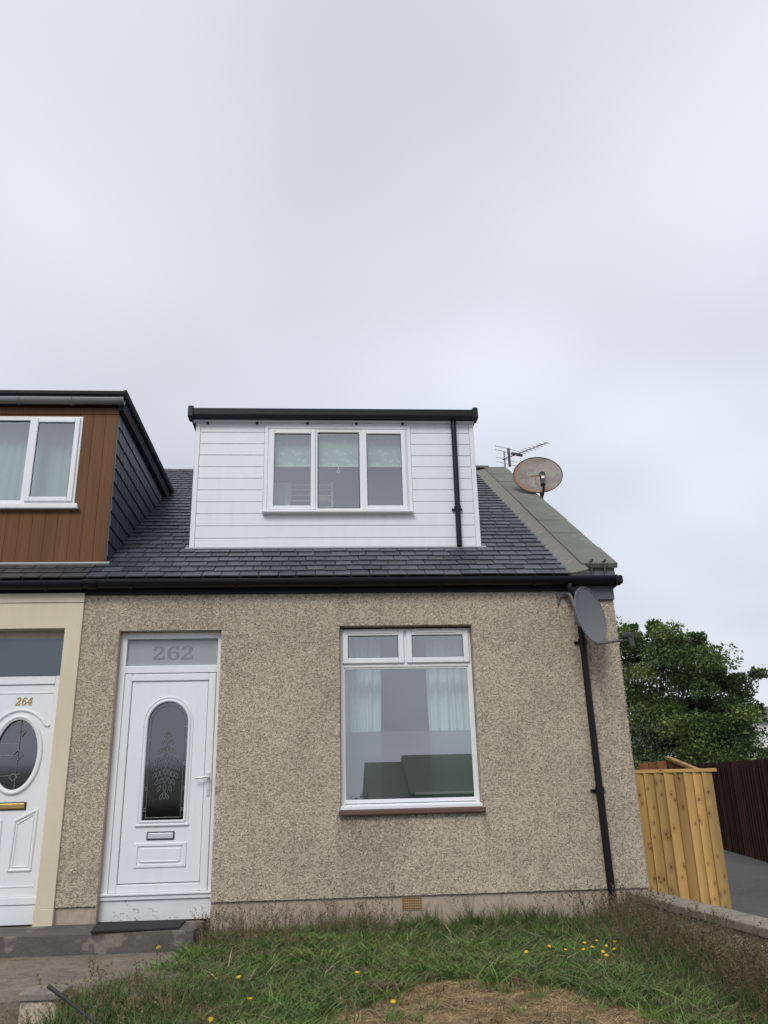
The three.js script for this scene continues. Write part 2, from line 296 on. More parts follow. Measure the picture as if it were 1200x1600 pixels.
mesh('gable_wall', [B(2.6, X1, -.6, WT, -9.1, -.302), (() => { const s = shapePoly([[.305, WT], [9.1, WT], [4.64, EY + .66 * 4.76 - .06]]); return muv(new THREE.ExtrudeGeometry(s, { depth: .3, bevelEnabled: false }).rotateY(Math.PI / 2).translate(2.585, 0, 0)); })()], M.cast, house);
mesh('rear_wall', B(X0, 2.598, -.6, WT, -9.1, -8.85), M.cast, house);
mesh('party_wall', B(X0 - .002, X0 + .1, -.6, WT, -8.85, -.302), M.inner, house);
mesh('room_wall', [B(-.62, -.55, 0, 2.6, -4.4, -.302), B(X0 + .1, 2.598, 0, 2.6, -4.5, -4.402), B(2.5, 2.598, 0, 2.6, -4.4, -.31), B(-.548, .118, 0.01, 2.6, -.34, -.303), B(1.43, 2.5, 0.01, 2.6, -.34, -.303)], M.inner, house);
mesh('floor_slab', B(X0 + .1, 2.6, -.3, -.03, -8.85, -.302), M.floor, house);
mesh('ceiling', B(X0 + .1, 2.6, 2.62, 2.8, -8.85, -.302), M.inner, house);
mesh('airbrick', (() => { const s = shapePoly([[.649, .02], [.832, .02], [.832, .135], [.649, .135]]); for (let j = 0; j < 5; j++) for (let i = 0; i < 9; i++) { const x = .663 + i * .0194, y = .0305 + j * .0205; s.holes.push(rectPath(x - .006, x + .006, y - .0065, y + .0065)); } return ext(s, -.03, -.014); })(), M.clay, house);
mesh('airbrick_recess', B(.652, .829, .023, .132, -.024, -.0215), M.deck, house);

// eaves
function gutterProfile(r, t) { const s = new THREE.Shape(); s.absarc(0, 0, r, Math.PI, 2 * Math.PI, false); s.lineTo(r, .012); s.lineTo(r - t, .012); s.lineTo(r - t, 0); s.absarc(0, 0, r - t, 2 * Math.PI, Math.PI, true); s.lineTo(-r + t, .012); s.lineTo(-r, .012); s.closePath(); return s; }
const gutterGeo = (x0, x1, y, z, r = .062) => muv(new THREE.ExtrudeGeometry(gutterProfile(r, .006), { depth: x1 - x0, bevelEnabled: false, curveSegments: 10 }).rotateY(Math.PI / 2).translate(x0, y, z));
{
  const g = part(house, 'gutter');
  mesh('trough', gutterGeo(X0 + .002, 2.9, 2.992, .1), M.black, g);
  mesh('stop_end', [RB(2.895, 2.955, 2.925, 3.012, .035, .166, .02), RB(2.88, 2.897, 2.915, 3.016, .03, .172, .01)], M.black, g);
  for (const x of [-1.9, -.9, .1, 1.1, 2.05]) mesh('bracket', [muv(new THREE.ExtrudeGeometry(gutterProfile(.068, .005), { depth: .028, bevelEnabled: false, curveSegments: 8 }).rotateY(Math.PI / 2).translate(x, 2.99, .1))], M.black, g);
  mesh('joint', muv(new THREE.ExtrudeGeometry(gutterProfile(.07, .007), { depth: .09, bevelEnabled: false, curveSegments: 8 }).rotateY(Math.PI / 2).translate(-2.3, 2.99, .1)), M.black, g);
  mesh('fascia', B(X0, 2.879, 2.885, 3.0, .002, .032), M.fascia, house);
  mesh('lead_flashing', RB(2.462, 2.886, 2.79, 2.93, .012, .0335, .004).translate(0, 0, .002), M.lead, house);
  // downpipe
  const d = part(house, 'downpipe');
  mesh('upper_pipe', [tube([[2.42, 2.955, .1], [2.42, 2.88, .1], [2.46, 2.78, .075], [2.5, 2.68, .06], [2.5, 2.6, .06]], .031, 12, false, 24), rod([2.5, 2.61, .06], [2.512, .97, .06], .032, .032, 14)], M.black, d);
  mesh('lower_pipe', rod([2.512, .985, .06], [2.524, -.08, .06], .035, .035, 14), M.black, d);
  for (const [y, x] of [[.975, 2.512], [2.36, 2.502]]) mesh('collar', [rod([x, y - .025, .06], [x, y + .03, .06], .042, .042, 14), RB(x - .07, x + .06, y - .012, y + .012, .0, .03, .005)], M.black, d);
}

// roof: boarding, slates, fillet, coping
function slateGeo(w, len, k, jag) {                                  // thick at its lower edge, chipped corners
  const r = rng(k * 97 + 5), c0 = .012 * r() * jag, c1 = .012 * r() * jag, e0 = (r() - .5) * .008, e1 = (r() - .5) * .008, l0 = .026, l1 = .003, t = .011;
  const P = [[-w / 2, c0 + e0], [-w / 2 + c0, e0], [w / 2 - c1, e1], [w / 2, c1 + e1], [w / 2, len], [-w / 2, len]];
  const zt = y => lerp(l0, l1, y / len), pos = [], quad = (a, b, c, d) => pos.push(...a, ...b, ...c, ...a, ...c, ...d);
  const top = P.map(([x, y]) => [x, y, zt(y)]), bot = P.map(([x, y]) => [x, y, zt(y) - t]);
  for (let i = 1; i < 5; i++) pos.push(...top[0], ...top[i], ...top[i + 1]);
  for (let i = 0; i < 4; i++) quad(bot[i], bot[i + 1], top[i + 1], top[i]);
  quad(bot[5], bot[0], top[0], top[5]);
  const g = new THREE.BufferGeometry(); g.setAttribute('position', new THREE.Float32BufferAttribute(pos, 3)); g.computeVertexNormals();
  return muv(g, r() * 3, r() * 3);
}
const slateVar = Array.from({ length: 12 }, (_, k) => slateGeo(1, .3, k, 0));   // scaled to each slate's width when laid
const SE = .166;
function slateRows(rows, parent, mats, limit, seed) {
  const r = rng(seed), all = [];
  for (const [s, segs] of rows) for (const [a, b] of segs) {
    let n = Math.max(1, Math.round((b - a) / .183)), w = (b - a) / n, off = (r() - .5) * .5 + (Math.round(s / SE) % 2 ? .5 : 0);
    const cuts = [a]; for (let i = 0; i <= n; i++) { const c = a + (i + off) * w + (r() - .5) * .03; if (c > cuts[cuts.length - 1] + .05 && c < b - .05) cuts.push(c); } cuts.push(b);
    for (let i = 0; i + 1 < cuts.length; i++) all.push([(cuts[i] + cuts[i + 1]) / 2, s + (r() - .5) * .024, cuts[i + 1] - cuts[i] - .008, r() * 12 | 0, r() * mats.length | 0, (r() - .5) * .03]);
  }
  all.sort((p, q) => p[1] - q[1]);
  const rest = [];
  all.forEach(([x, s, w, k, m, tilt], i) => {
    const M4 = slopeM.clone().multiply(new THREE.Matrix4().makeTranslation(x, s, 0)).multiply(new THREE.Matrix4().makeRotationZ(tilt)).multiply(new THREE.Matrix4().makeScale(w, 1, 1));
    if (i < limit) { const o = mesh('slate', slateVar[k], mats[m], parent); o.applyMatrix4(M4); } else rest.push(slateVar[k].clone().applyMatrix4(M4));
  });
  if (rest.length) { const o = mesh('slate_field', rest, mats[0], parent); o.userData.kind = 'stuff'; }
}
const roof = part(house, 'roof');
const SW0 = -2.315, SW1 = 2.435, DX0 = -1.49, DX1 = 1.705;
mesh('roof_boards', [SB(X0, 2.6, -.01, S_D, -.05, -.008), SB(X0, DX0 - .012, S_D, RIDGE, -.05, -.008), SB(DX1 + .012, 2.6, S_D, RIDGE, -.05, -.008), SB(DX0 - .012, DX1 + .012, S_DT, RIDGE, -.05, -.008)], M.deck, roof);
mesh('rear_slope', (() => { const m = new THREE.Matrix4().makeBasis(V3(1, 0, 0), V3(0, SN, CS), V3(0, CS, -SN)).setPosition(0, EY, -9.16); return B(X0, X1, -.02, RIDGE + .01, -.05, .01).applyMatrix4(m); })(), M.slates[0], roof);
{
  const rows = [], LD = sAtZ(-.245);
  for (let s = -.03; s < RIDGE - .06; s += SE) {
    const left = s > LD ? -2.24 : SW0;
    if (s < S_D - .06) rows.push([s, [[left, SW1]]]);
    else if (s < S_DT - .02) rows.push([s, [[left, DX0 - (s < S_D + .1 ? .06 : .03)], [DX1 + (s < S_D + .1 ? .07 : .03), SW1]]]);
    else rows.push([s, [[-3.4, SW1]]]);
  }
  slateRows(rows, roof, M.slates, 300, 11);
  for (let x = X0 - .92; x < 2.58; x += .46) mesh('ridge_tile', (() => { const s = new THREE.Shape(); s.absarc(0, 0, .085, 0, Math.PI, false); s.absarc(0, 0, .07, Math.PI, 0, true); return muv(new THREE.ExtrudeGeometry(s, { depth: Math.min(.45, 2.6 - x), bevelEnabled: false, curveSegments: 8 }).rotateY(Math.PI / 2).translate(x, EY + RIDGE * SN - .06, EZ - RIDGE * CS)); })(), M.lead, roof);
  mesh('valley_flashing', [SB(DX0 - .075, DX0 - .001, S_D - .03, S_DT, -.006, .004), SB(DX1 + .001, DX1 + .085, S_D - .03, S_DT, -.006, .004), SB(DX0 - .04, DX1 + .05, S_D - .05, S_D, .012, .026)], M.paleLead, roof);
  const f = new THREE.Shape(); f.moveTo(SW1 - .02, -.01); f.lineTo(2.6, -.01); f.lineTo(2.61, .062); f.quadraticCurveTo(2.53, .04, SW1 - .02, .018); f.closePath();
  const fg = ext(f, 0, 1), fp = fg.attributes.position;
  for (let i = 0; i < fp.count; i++) fp.setXYZ(i, fp.getX(i), lerp(-.02, RIDGE + .05, fp.getZ(i)), fp.getY(i));
  fg.applyMatrix4(slopeM); fg.computeVertexNormals();
  mesh('mortar_fillet', muv(fg), M.fillet, roof);
  const c = part(house, 'coping');
  const n = 9, L = (RIDGE - .1) / n;
  for (let i = 0; i < n; i++) mesh('coping_slab', SB(2.585 + rr(-.004, .004), 2.955 + rr(-.006, .006), .12 + i * L + .004, .12 + (i + 1) * L - .006, .022 + rr(-.004, .004), .075 + rr(-.004, .004), .006), M.slab, c);
  mesh('parapet', SB(2.61, 2.93, .14, RIDGE - .02, -.06, .022), M.mortar, c);
  mesh('kneeler', [B(2.6, 2.93, 2.93, 3.09, -.3, .015)], M.lead, c);
  mesh('ridge_cap', RB(2.2, 2.66, EY + RIDGE * SN + .03, EY + RIDGE * SN + .07, EZ - RIDGE * CS - .12, EZ - RIDGE * CS + .1, .01), M.conc, c);
  for (const x of [2.68, 2.815]) mesh('gutter_hook', [rod([x, 3.0, .05], [x, 3.17, .045], .012, .012, 8), rod([x - .02, 3.17, .045], [x + .025, 3.205, .045], .011, .011, 8), rod([x + .012, 3.11, .045], [x + .03, 3.16, .045], .01, .01, 8)], M.iron, c);
}

// ---------------------------------------------------------------- windows
function fixedPane(parent, x0, x1, y0, y1, z, glass = M.glass) {
  mesh('gasket', ring(x0 - .005, x1 + .005, y0 - .005, y1 + .005, .01, z - .004, z + .006, .001), M.upvcDark, parent);
  mesh('pane', new THREE.PlaneGeometry(x1 - x0, y1 - y0).translate((x0 + x1) / 2, (y0 + y1) / 2, z), glass, parent);
}
function flatCasement(parent, x0, x1, y0, y1, z, w = .052, glass = M.glass) {
  mesh('sash', ring(x0, x1, y0, y1, w, z, z + .03, .01), M.upvc, parent);
  fixedPane(parent, x0 + w, x1 - w, y0 + w, y1 - w, z + .01, glass);
}
{ // ground floor window
  const w = part(house, 'lower_window'), z = -.115;
  mesh('frame', [...ring(.122, 1.418, .87, 2.545, .04, z - .06, z + .02, .006), RB(.16, 1.38, 2.165, 2.21, z - .06, z + .019, .006), RB(.74, .79, 2.205, 2.51, z - .06, z + .0195, .006)], M.upvc, w);
  flatCasement(w, .146, .752, 2.2, 2.53, z + .012, .057); flatCasement(w, .776, 1.396, 2.2, 2.53, z + .012, .057);
  for (const x of [.44, 1.07]) mesh('trickle_vent', [RB(x - .205, x + .205, 2.495, 2.516, z + .04, z + .05, .006)], M.clad, w);
  fixedPane(w, .164, 1.376, .945, 2.155, z - .006);
  mesh('lower_bead', [RB(.16, 1.38, .915, .95, z - .02, z + .012, .005), RB(.155, .17, .945, 2.16, z - .02, z + .008, .004), RB(1.37, 1.385, .945, 2.16, z - .02, z + .008, .004), RB(.17, 1.37, 2.148, 2.166, z - .02, z + .0085, .004)], M.upvc, w);
  mesh('cill', [RB(.119, 1.421, .861, .893, z - .04, .01, .006), RB(.119, 1.421, .885, .9, z, -.05, .004)], M.upvc, w);
  mesh('stone_sill', RB(.1, 1.44, .812, .86, -.1, .055, .012), M.redSill, house);
  const film = mesh('privacy_film', new THREE.PlaneGeometry(1.21, .615).translate(.77, 1.252, z - .02), M.film, w); film.userData.label = 'misty privacy film over the lower half of the pane';
}
{ // dormer
  const z = -.69, y0 = 3.553, y1 = 5.1;
  mesh('dormer_panel', (() => { const s = shapePoly([[DX0, y0 - .02], [DX1, y0 - .02], [DX1, y1], [DX0, y1]]); s.holes.push(rectPath(-.67, .925, 4.0, 5.012)); return ext(s, z - .12, z - .009); })(), M.clad, house);
  mesh('dormer_cheek', [DX0 + .002, DX1 - .072].map(x => { const s = shapePoly([[-z + .121, EY + (EZ - z + .121) * .66 - .1], [-z + .121, y1], [3.2, y1], [3.2, EY + (EZ + 3.2) * .66 - .1]]); return muv(new THREE.ExtrudeGeometry(s, { depth: .07, bevelEnabled: false }).rotateY(Math.PI / 2).translate(x, 0, 0)); }), M.clad, house);
  const cl = part(house, 'dormer_cladding'), pitch = (y1 - y0 + .01) / 11;
  for (let i = 0; i < 11; i++) {
    const a = y0 + i * pitch, b = a + pitch - .0065, seg = a < 3.93 ? [[DX0 + .052, DX1 - .052]] : [[DX0 + .052, -.712], [.967, DX1 - .052]];
    for (const [p, q] of b > 3.97 && a < 3.93 ? [[DX0 + .052, DX1 - .052]] : seg) mesh('cladding_board', RB(p, q, a, b, z - .017, z, .005), M.clad, cl);
  }
  for (const [p, q] of [[DX0 - .004, DX0 + .05], [DX1 - .05, DX1 + .004]]) mesh('corner_trim', RB(p, q, y0 - .004, y1, z - .03, z + .008, .006), M.clad, cl);
  mesh('frieze_trim', RB(DX0 + .05, DX1 - .05, y1 - .04, y1 + .005, z - .02, z + .006, .006), M.clad, cl);
  mesh('window_surround', [RB(-.71, -.668, 3.97, 5.06, z - .03, z + .012, .005), RB(.923, .965, 3.97, 5.06, z - .03, z + .012, .005), RB(-.668, .923, 5.012, 5.06, z - .03, z + .0115, .005)], M.clad, cl);
  const w = part(house, 'dormer_window');
  mesh('frame', [...ring(-.668, .923, 3.995, 5.012, .042, z - .07, z + .004, .006), RB(-.155, -.105, 4.03, 4.975, z - .07, z + .0035, .005), RB(.372, .422, 4.03, 4.975, z - .07, z + .0035, .005)], M.upvc, w);
  flatCasement(w, -.65, -.13, 4.01, 4.998, z, .055); flatCasement(w, .4, .906, 4.01, 4.998, z, .055);
  fixedPane(w, -.1, .367, 4.04, 4.965, z - .012);
  mesh('cill', RB(-.715, .965, 3.968, 3.996, z - .02, z + .075, .006), M.upvc, w);
  mesh('dormer_roof', [RB(DX0 - .075, DX1 + .05, 5.15, 5.2, -3.3, z + .03, .01), B(DX0 + .01, DX1 - .01, 5.101, 5.152, -3.2, z - .02)], M.felt, house);
  const g = part(house, 'dormer_gutter');
  mesh('trough', [muv(new THREE.ExtrudeGeometry(shapePoly([[-.05, -.055], [.06, -.055], [.072, -.02], [.075, .055], [.066, .055], [.06, 0], [-.05, 0]]), { depth: 3.27, bevelEnabled: false }).rotateY(-Math.PI / 2).scale(1, 1, 1).translate(1.74, 5.16, z + .045))], M.black, g);
  mesh('felt_edge', (() => { const pts = []; for (let i = 0; i <= 30; i++) pts.push([lerp(DX0 - .05, DX1 + .03, i / 30), 5.208 + .008 * Math.sin(i * 1.7) + .006 * Math.sin(i * .6 + 1), z + .07]); return tube(pts, .017, 6, false, 90); })(), M.felt, g);
  for (const x of [-1.545, 1.72]) mesh('stop_end', [RB(x - .03, x + .035, 5.1, 5.245, z - .02, z + .13, .014)], M.black, g);
  for (const x of [-1.36, -.8, -.22, .34, .88]) mesh('bracket', RB(x - .014, x + .014, 5.062, 5.11, z + .012, z + .03, .004), M.black, g);
  mesh('dormer_soffit', B(DX0 - .03, DX1 + .01, 5.085, 5.103, z - .01, z + .05), M.clad, house);
  const d = part(house, 'dormer_downpipe');
  mesh('pipe', [rod([1.47, 5.11, z + .05], [1.457, 3.575, z + .05], .031, .031, 12)], M.black, d);
  mesh('collar', [rod([1.461, 3.99, z + .05], [1.4615, 4.04, z + .05], .039, .039, 12), RB(1.4, 1.52, 4.003, 4.025, z + .005, z + .03, .004)], M.black, d);
  mesh('attic_wall', [B(DX0 + .08, DX1 - .08, 2.802, 5.1, -3.3, -3.22), B(DX0 + .075, -.7, 2.81, 5.1, -.85, -.82), B(.95, DX1 - .075, 2.81, 5.1, -.85, -.82), B(-.7, .95, 2.81, 3.98, -.85, -.82)], M.inner, house);
}
// ---------------------------------------------------------------- front door of 262
{
  const d = part(house, 'front_door'), z = -.1;
  mesh('frame', [RB(-1.988, -1.925, .17, 2.533, z - .07, z + .015, .006), RB(-1.06, -1.022, .17, 2.533, z - .07, z + .015, .006), RB(-1.927, -1.058, 2.47, 2.533, z - .07, z + .0145, .006), RB(-1.927, -1.058, 2.14, 2.213, z - .07, z + .0145, .006)], M.upvc, d);
  mesh('toplight_pane', B(-1.925, -1.06, 2.213, 2.47, z - .03, z - .024), M.frost, d);
  mesh('door_sash', ring(-1.922, -1.063, .225, 2.134, .07, z - .05, z + .02, .01), M.upvc, d);
  mesh('gap_seal', ring(-1.857, -1.128, .288, 2.072, .012, z - .05, z - .002, .001), M.upvcDark, d);
  const cx = -1.492, hw = .186, sp = 1.672, yb = .812;
  const archPts = (o, yo = yb) => { const a = []; for (let i = 0; i <= 20; i++) { const t = Math.PI * i / 20; a.push([cx + (hw + o) * Math.cos(t), sp + (hw + o) * 1.06 * Math.sin(t)]); } return [[cx + hw + o, yo], ...a, [cx - hw - o, yo]]; };
  const panel = shapePoly([[-1.848, .302], [-1.137, .302], [-1.137, 2.062], [-1.848, 2.062]]), hole = new THREE.Path(); archPts(0).forEach(([x, y], i) => i ? hole.lineTo(x, y) : hole.moveTo(x, y)); hole.closePath(); panel.holes.push(hole);
  mesh('door_panel', ext(panel, z - .045, z + .004, .003), M.upvc, d);
  const bead = (o, r, zz, yo) => tube(archPts(o, yo).map(([x, y]) => [x, y, zz]), r, 8, false, 110);
  mesh('glazing_moulding', [bead(.012, .014, z + .006), bead(.04, .009, z + .004, yb - .02), RB(cx - hw - .055, cx + hw + .055, .768, .792, z, z + .022, .008), RB(cx - hw - .02, cx + hw + .02, .8, .82, z, z + .018, .007)], M.upvc, d);
  const ps = new THREE.Shape(); archPts(.003).forEach(([x, y], i) => i ? ps.lineTo(x, y) : ps.moveTo(x, y)); ps.closePath();
  mesh('glass_pane', muv(new THREE.ShapeGeometry(ps).translate(0, 0, z - .018)), M.obscure, d);
  // bevelled glass motif
  const mot = [], lz = z - .014;
  const loop = (x, y, w, h, lean) => { const pts = []; for (let i = 0; i < 14; i++) { const t = i / 14 * Math.PI * 2, r = 1 - .45 * Math.max(0, Math.sin(t)); pts.push([x + Math.cos(t) * w * r + lean * Math.sin(t) * h, y + Math.sin(t) * h, lz]); } mot.push(tube(pts, .0032, 5, true, 28)); };
  for (let k = 0; k < 9; k++) {
    const y = 1.585 - k * .069, half = .118 * (1 - Math.abs(k - 4.2) / 4.9), n = Math.max(1, Math.round(half / .034));
    loop(cx, y, .013, .03, 0);
    for (let i = 1; i <= n; i++) for (const s of [-1, 1]) loop(cx + s * half * i / n, y - .012 * i, .012, .026, s * -.35);
  }
  mesh('glass_motif', mot, M.bevel, d);
  const brd = [tube(archPts(-.03, yb + .03).map(([x, y]) => [x, y, lz]), .0028, 5, false, 110), rod([cx - hw + .03, yb + .03, lz], [cx + hw - .03, yb + .03, lz], .0028)];
  for (const y of [.9, 1.08, 1.3, 1.5, 1.64]) for (const s of [-1, 1]) brd.push(rod([cx + s * hw, y, lz], [cx + s * (hw - .03), y, lz], .003), rod([cx + s * hw, y + .02, lz], [cx + s * (hw - .03), y + .02, lz], .003));
  mesh('glass_border', brd, M.bevel, d);
  mesh('letter_box', [RB(-1.622, -1.374, .652, .724, z - .01, z + .012, .006)], M.upvcDark, d);
  mesh('letter_flap', [RB(-1.61, -1.386, .664, .713, z, z + .018, .006)], M.chrome, d);
  mesh('raised_panel', [...ring(-1.722, -1.262, .425, .63, .03, z, z + .014, .007), RB(-1.675, -1.31, .47, .585, z - .004, z + .01, .012), RB(-1.66, -1.325, .468, .484, z, z + .016, .006)], M.upvc, d);
  mesh('handle_plate', RB(-1.108, -1.078, 1.015, 1.228, z + .018, z + .03, .01), M.chrome, d);
  mesh('handle', [rod([-1.093, 1.178, z + .025], [-1.093, 1.178, z + .07], .012), tube([[-1.088, 1.178, z + .066], [-1.12, 1.179, z + .07], [-1.21, 1.172, z + .066]], .0105, 8, false, 16), rod([-1.093, 1.07, z + .028], [-1.093, 1.07, z + .035], .009)], M.chrome, d);
  mesh('threshold', [RB(-1.99, -1.02, .205, .226, z - .06, z + .045, .006), RB(-1.99, -1.02, .17, .207, z - .06, z + .03, .006)], M.upvc, d);
  const k = mesh('kick_board', RB(-1.989, -1.021, .001, .172, z - .06, z + .012, .005), M.scuff, d); k.userData.label = 'scuffed white board under the door';
  mesh('door_reveal', [B(-1.9905, -1.986, .0, 2.534, -.09, -.004)], M.plinth, d);
  mesh('hall_wall', [B(X0 + .1, -.63, 0, 2.6, -2.4, -2.35)], M.innerDark, house);
}

// ---------------------------------------------------------------- neighbouring house 264
const nb = thing('cream_house', 'cream painted neighbouring cottage with brown clad dormer, number 264', 'house');
const NX = -7.6;
{
  const s = shapePoly([[NX, -.6], [-3.24, -.6], [-3.24, 2.56], [-2.494, 2.56], [-2.494, -.6], [X0 - .004, -.6], [X0 - .004, WT], [NX, WT]]);
  mesh('wall', ext(s, -.3, -.004), M.cream, nb);
  mesh('door_margin', ext(shapePoly([[NX, 2.563], [-2.496, 2.563], [-2.496, .133], [X0 + .004, .133], [X0 + .004, 2.811], [NX, 2.811]]), -.02, .024, .003), M.cream, nb);
  mesh('pilaster_base', RB(-2.503, X0 + .008, -.004, .132, -.02, .034, .006), M.cream, nb);
  mesh('cornice_band', RB(NX, X0 + .006, 2.812, 2.905, -.02, .034, .006), M.cream, nb);
  mesh('side_wall', B(NX, NX + .25, -.6, WT, -9.1, -.302), M.cream, nb);
  mesh('rear_wall', B(NX, X0 - .004, -.6, WT, -9.1, -8.85), M.cream, nb);
  mesh('hall_wall', [B(NX + .25, X0 - .01, 0, 2.6, -2.2, -2.1)], M.innerDark, nb);
  mesh('ceiling', B(NX + .25, X0 - .01, 2.62, 2.8, -8.85, -.302), M.inner, nb);
  mesh('floor_slab', B(NX + .25, X0 - .01, -.3, -.03, -8.85, -.302), M.floor, nb);
  const g = part(nb, 'gutter');
  mesh('trough', gutterGeo(NX, X0, 2.985, .1), M.black, g);
  for (const x of [-4.6, -3.6, -2.7]) mesh('bracket', muv(new THREE.ExtrudeGeometry(gutterProfile(.068, .005), { depth: .028, bevelEnabled: false, curveSegments: 8 }).rotateY(Math.PI / 2).translate(x, 2.983, .1)), M.black, g);
  mesh('fascia', B(NX, X0 - .002, 2.906, 3.0, .002, .03), M.fascia, nb);
  // door
  const d = part(nb, 'front_door'), z = -.1;
  mesh('frame', [RB(-2.565, -2.496, .16, 2.48, z - .07, z + .015, .006), RB(-3.238, -3.17, .16, 2.48, z - .07, z + .015, .006), RB(-3.17, -2.565, 2.052, 2.134, z - .07, z + .0145, .006)], M.upvc, d);
  mesh('toplight_pane', B(-3.238, -2.496, 2.134, 2.485, z + .017, z + .022), M.tint, d);
  mesh('toplight_head', B(-3.238, -2.496, 2.486, 2.56, z - .07, z + .015), M.plinth, d);
  const cx = -2.85, cy = 1.42, rx = .198, ry = .318;
  const el = (o, n = 40) => Array.from({ length: n }, (_, i) => [cx + (rx + o) * Math.cos(i / n * 6.28319), cy + (ry + o) * Math.sin(i / n * 6.28319)]);
  const ps = shapePoly([[-3.168, .225], [-2.567, .225], [-2.567, 2.05], [-3.168, 2.05]]), hp = new THREE.Path(); el(0).forEach(([x, y], i) => i ? hp.lineTo(x, y) : hp.moveTo(x, y)); hp.closePath(); ps.holes.push(hp);
  mesh('door_panel', ext(ps, z - .04, z, .004), M.upvc, d);
  mesh('panel_bead', ring(-3.16, -2.556, .3, 1.98, .012, z, z + .006, .003), M.upvc, d);
  mesh('oval_moulding', [tube(el(.018).map(([x, y]) => [x, y, z + .002]), .02, 8, true, 80), tube(el(.0).map(([x, y]) => [x, y, z + .004]), .01, 6, true, 80)], M.upvc, d);
  const arc = []; for (let i = 0; i <= 18; i++) { const t = lerp(.72, Math.PI - .72, i / 18); arc.push([cx + (rx + .095) * Math.cos(t) * 1.05, cy - .02 + (ry + .085) * Math.sin(t) + .015, z + .002]); } arc.unshift([arc[0][0] + .035, arc[0][1] - .012, z + .002]); arc.push([arc[arc.length - 1][0] - .035, arc[arc.length - 1][1] - .012, z + .002]);
  mesh('brow_moulding', tube(arc, .014, 8, false, 60), M.upvc, d);
  const sh = new THREE.Shape(); el(.003).forEach(([x, y], i) => i ? sh.lineTo(x, y) : sh.moveTo(x, y)); sh.closePath();
  mesh('glass_pane', muv(new THREE.ShapeGeometry(sh).translate(0, 0, z - .02)), M.obscure, d);
  const lz = z - .015, L = [rod([cx + .01, cy + ry, lz], [cx + .01, cy - ry, lz], .0035), rod([cx - rx, cy - .01, lz], [cx, cy - .01, lz], .003), rod([cx - rx, cy - .2, lz], [cx + .05, cy - .17, lz], .003), rod([cx - rx, cy + .1, lz], [cx, cy + .09, lz], .003)];
  for (const [dx, dy, r] of [[.025, .195, .028], [.01, -.005, .045], [-.01, -.2, .034]]) L.push(tube([[cx + dx, cy + dy + r, lz], [cx + dx + r, cy + dy, lz], [cx + dx, cy + dy - r, lz], [cx + dx - r, cy + dy, lz]].flatMap((p, i, a) => { const q = a[(i + 1) % 4]; return [p, [lerp(p[0], q[0], .33), lerp(p[1], q[1], .33), lz], [lerp(p[0], q[0], .66), lerp(p[1], q[1], .66), lz]]; }), .006, 5, true, 36));
  mesh('glass_motif', L, M.bevel, d);
  mesh('letter_box', RB(-2.99, -2.706, .936, 1.006, z - .005, z + .01, .006), M.upvcDark, d);
  mesh('letter_flap', RB(-2.98, -2.72, .947, .996, z, z + .018, .008), M.brass, d);
  for (const s of [1, -1]) { const X = x => s > 0 ? x : 2 * cx - x; const P = [[-2.8, .437], [-2.612, .437], [-2.606, .935], [-2.79, .845]].map(([x, y]) => [X(x), y]); const pt = []; for (let i = 0; i < 4; i++) { const a = P[i], b = P[(i + 1) % 4]; pt.push(rod([...a, z + .001], [...b, z + .001], .013, .013, 8)); } const I = P.map(([x, y]) => [lerp(x, X(-2.702), .28), lerp(y, .66, .13)]); for (let i = 0; i < 4; i++) { const a = I[i], b = I[(i + 1) % 4]; pt.push(rod([...a, z], [...b, z], .008, .008, 8)); } mesh('raised_panel', pt, M.upvc, d); }
  mesh('threshold', [RB(-3.24, -2.495, .16, .224, z - .06, z + .02, .006)], M.upvc, d);
  mesh('kick_board', RB(-3.24, -2.496, .001, .158, z - .06, z + .01, .005), M.upvc, d);
  // roof and dormer
  const rf = part(nb, 'roof'), z2 = -.245, S2 = sAtZ(z2), S2T = sAtY(5.1);
  mesh('roof_boards', [SB(NX, X0, -.01, S2, -.05, -.008), SB(-2.25, X0, S2, RIDGE, -.05, -.0085), SB(NX, X0, S2T, RIDGE, -.05, -.008)], M.deck, rf);
  mesh('rear_slope', (() => { const m = new THREE.Matrix4().makeBasis(V3(1, 0, 0), V3(0, SN, CS), V3(0, CS, -SN)).setPosition(0, EY, -9.16); return B(NX, X0, -.02, RIDGE + .01, -.05, .01).applyMatrix4(m); })(), M.slates[0], rf);
  const rows = []; for (let s = -.03; s < S2 - .05; s += SE * .9) rows.push([s, [[-4.6, SW0 - .004]]]);
  slateRows(rows, rf, M.oldSlates, 300, 23);
  mesh('lead_apron', SB(NX, -2.2, S2 - .055, S2 - .0, .014, .03), M.paleLead, rf);
  mesh('dormer_panel', (() => { const q = shapePoly([[NX, 3.25], [-2.256, 3.25], [-2.256, 5.04], [NX, 5.04]]); q.holes.push(rectPath(-3.9, -2.63, 3.93, 4.905)); return ext(q, z2 - .12, z2 - .007); })(), M.brown, nb);
  const cl = part(nb, 'dormer_cladding');
  for (let x = -2.256; x > -4.3; x -= .128) { const a = x - .127, b = x; if (b > -2.6 || b < -3.92) mesh('cladding_board', RB(a, b, 3.268, 4.962, z2 - .017, z2, .003), M.brown, cl); else mesh('cladding_board', RB(a, b, 3.268, 3.875, z2 - .017, z2, .003), M.brown, cl); }
  mesh('cladding_board', RB(-2.6255, -2.5145, 3.875, 4.962, z2 - .017, z2 - .001, .003), M.brown, cl);
  mesh('frieze_board', RB(NX, -2.252, 4.963, 5.04, z2 - .017, z2 + .008, .004), M.brown, cl);
  mesh('left_boards', B(NX, -4.42, 3.268, 4.962, z2 - .017, z2), M.brown, cl);
  const w = part(nb, 'dormer_window');
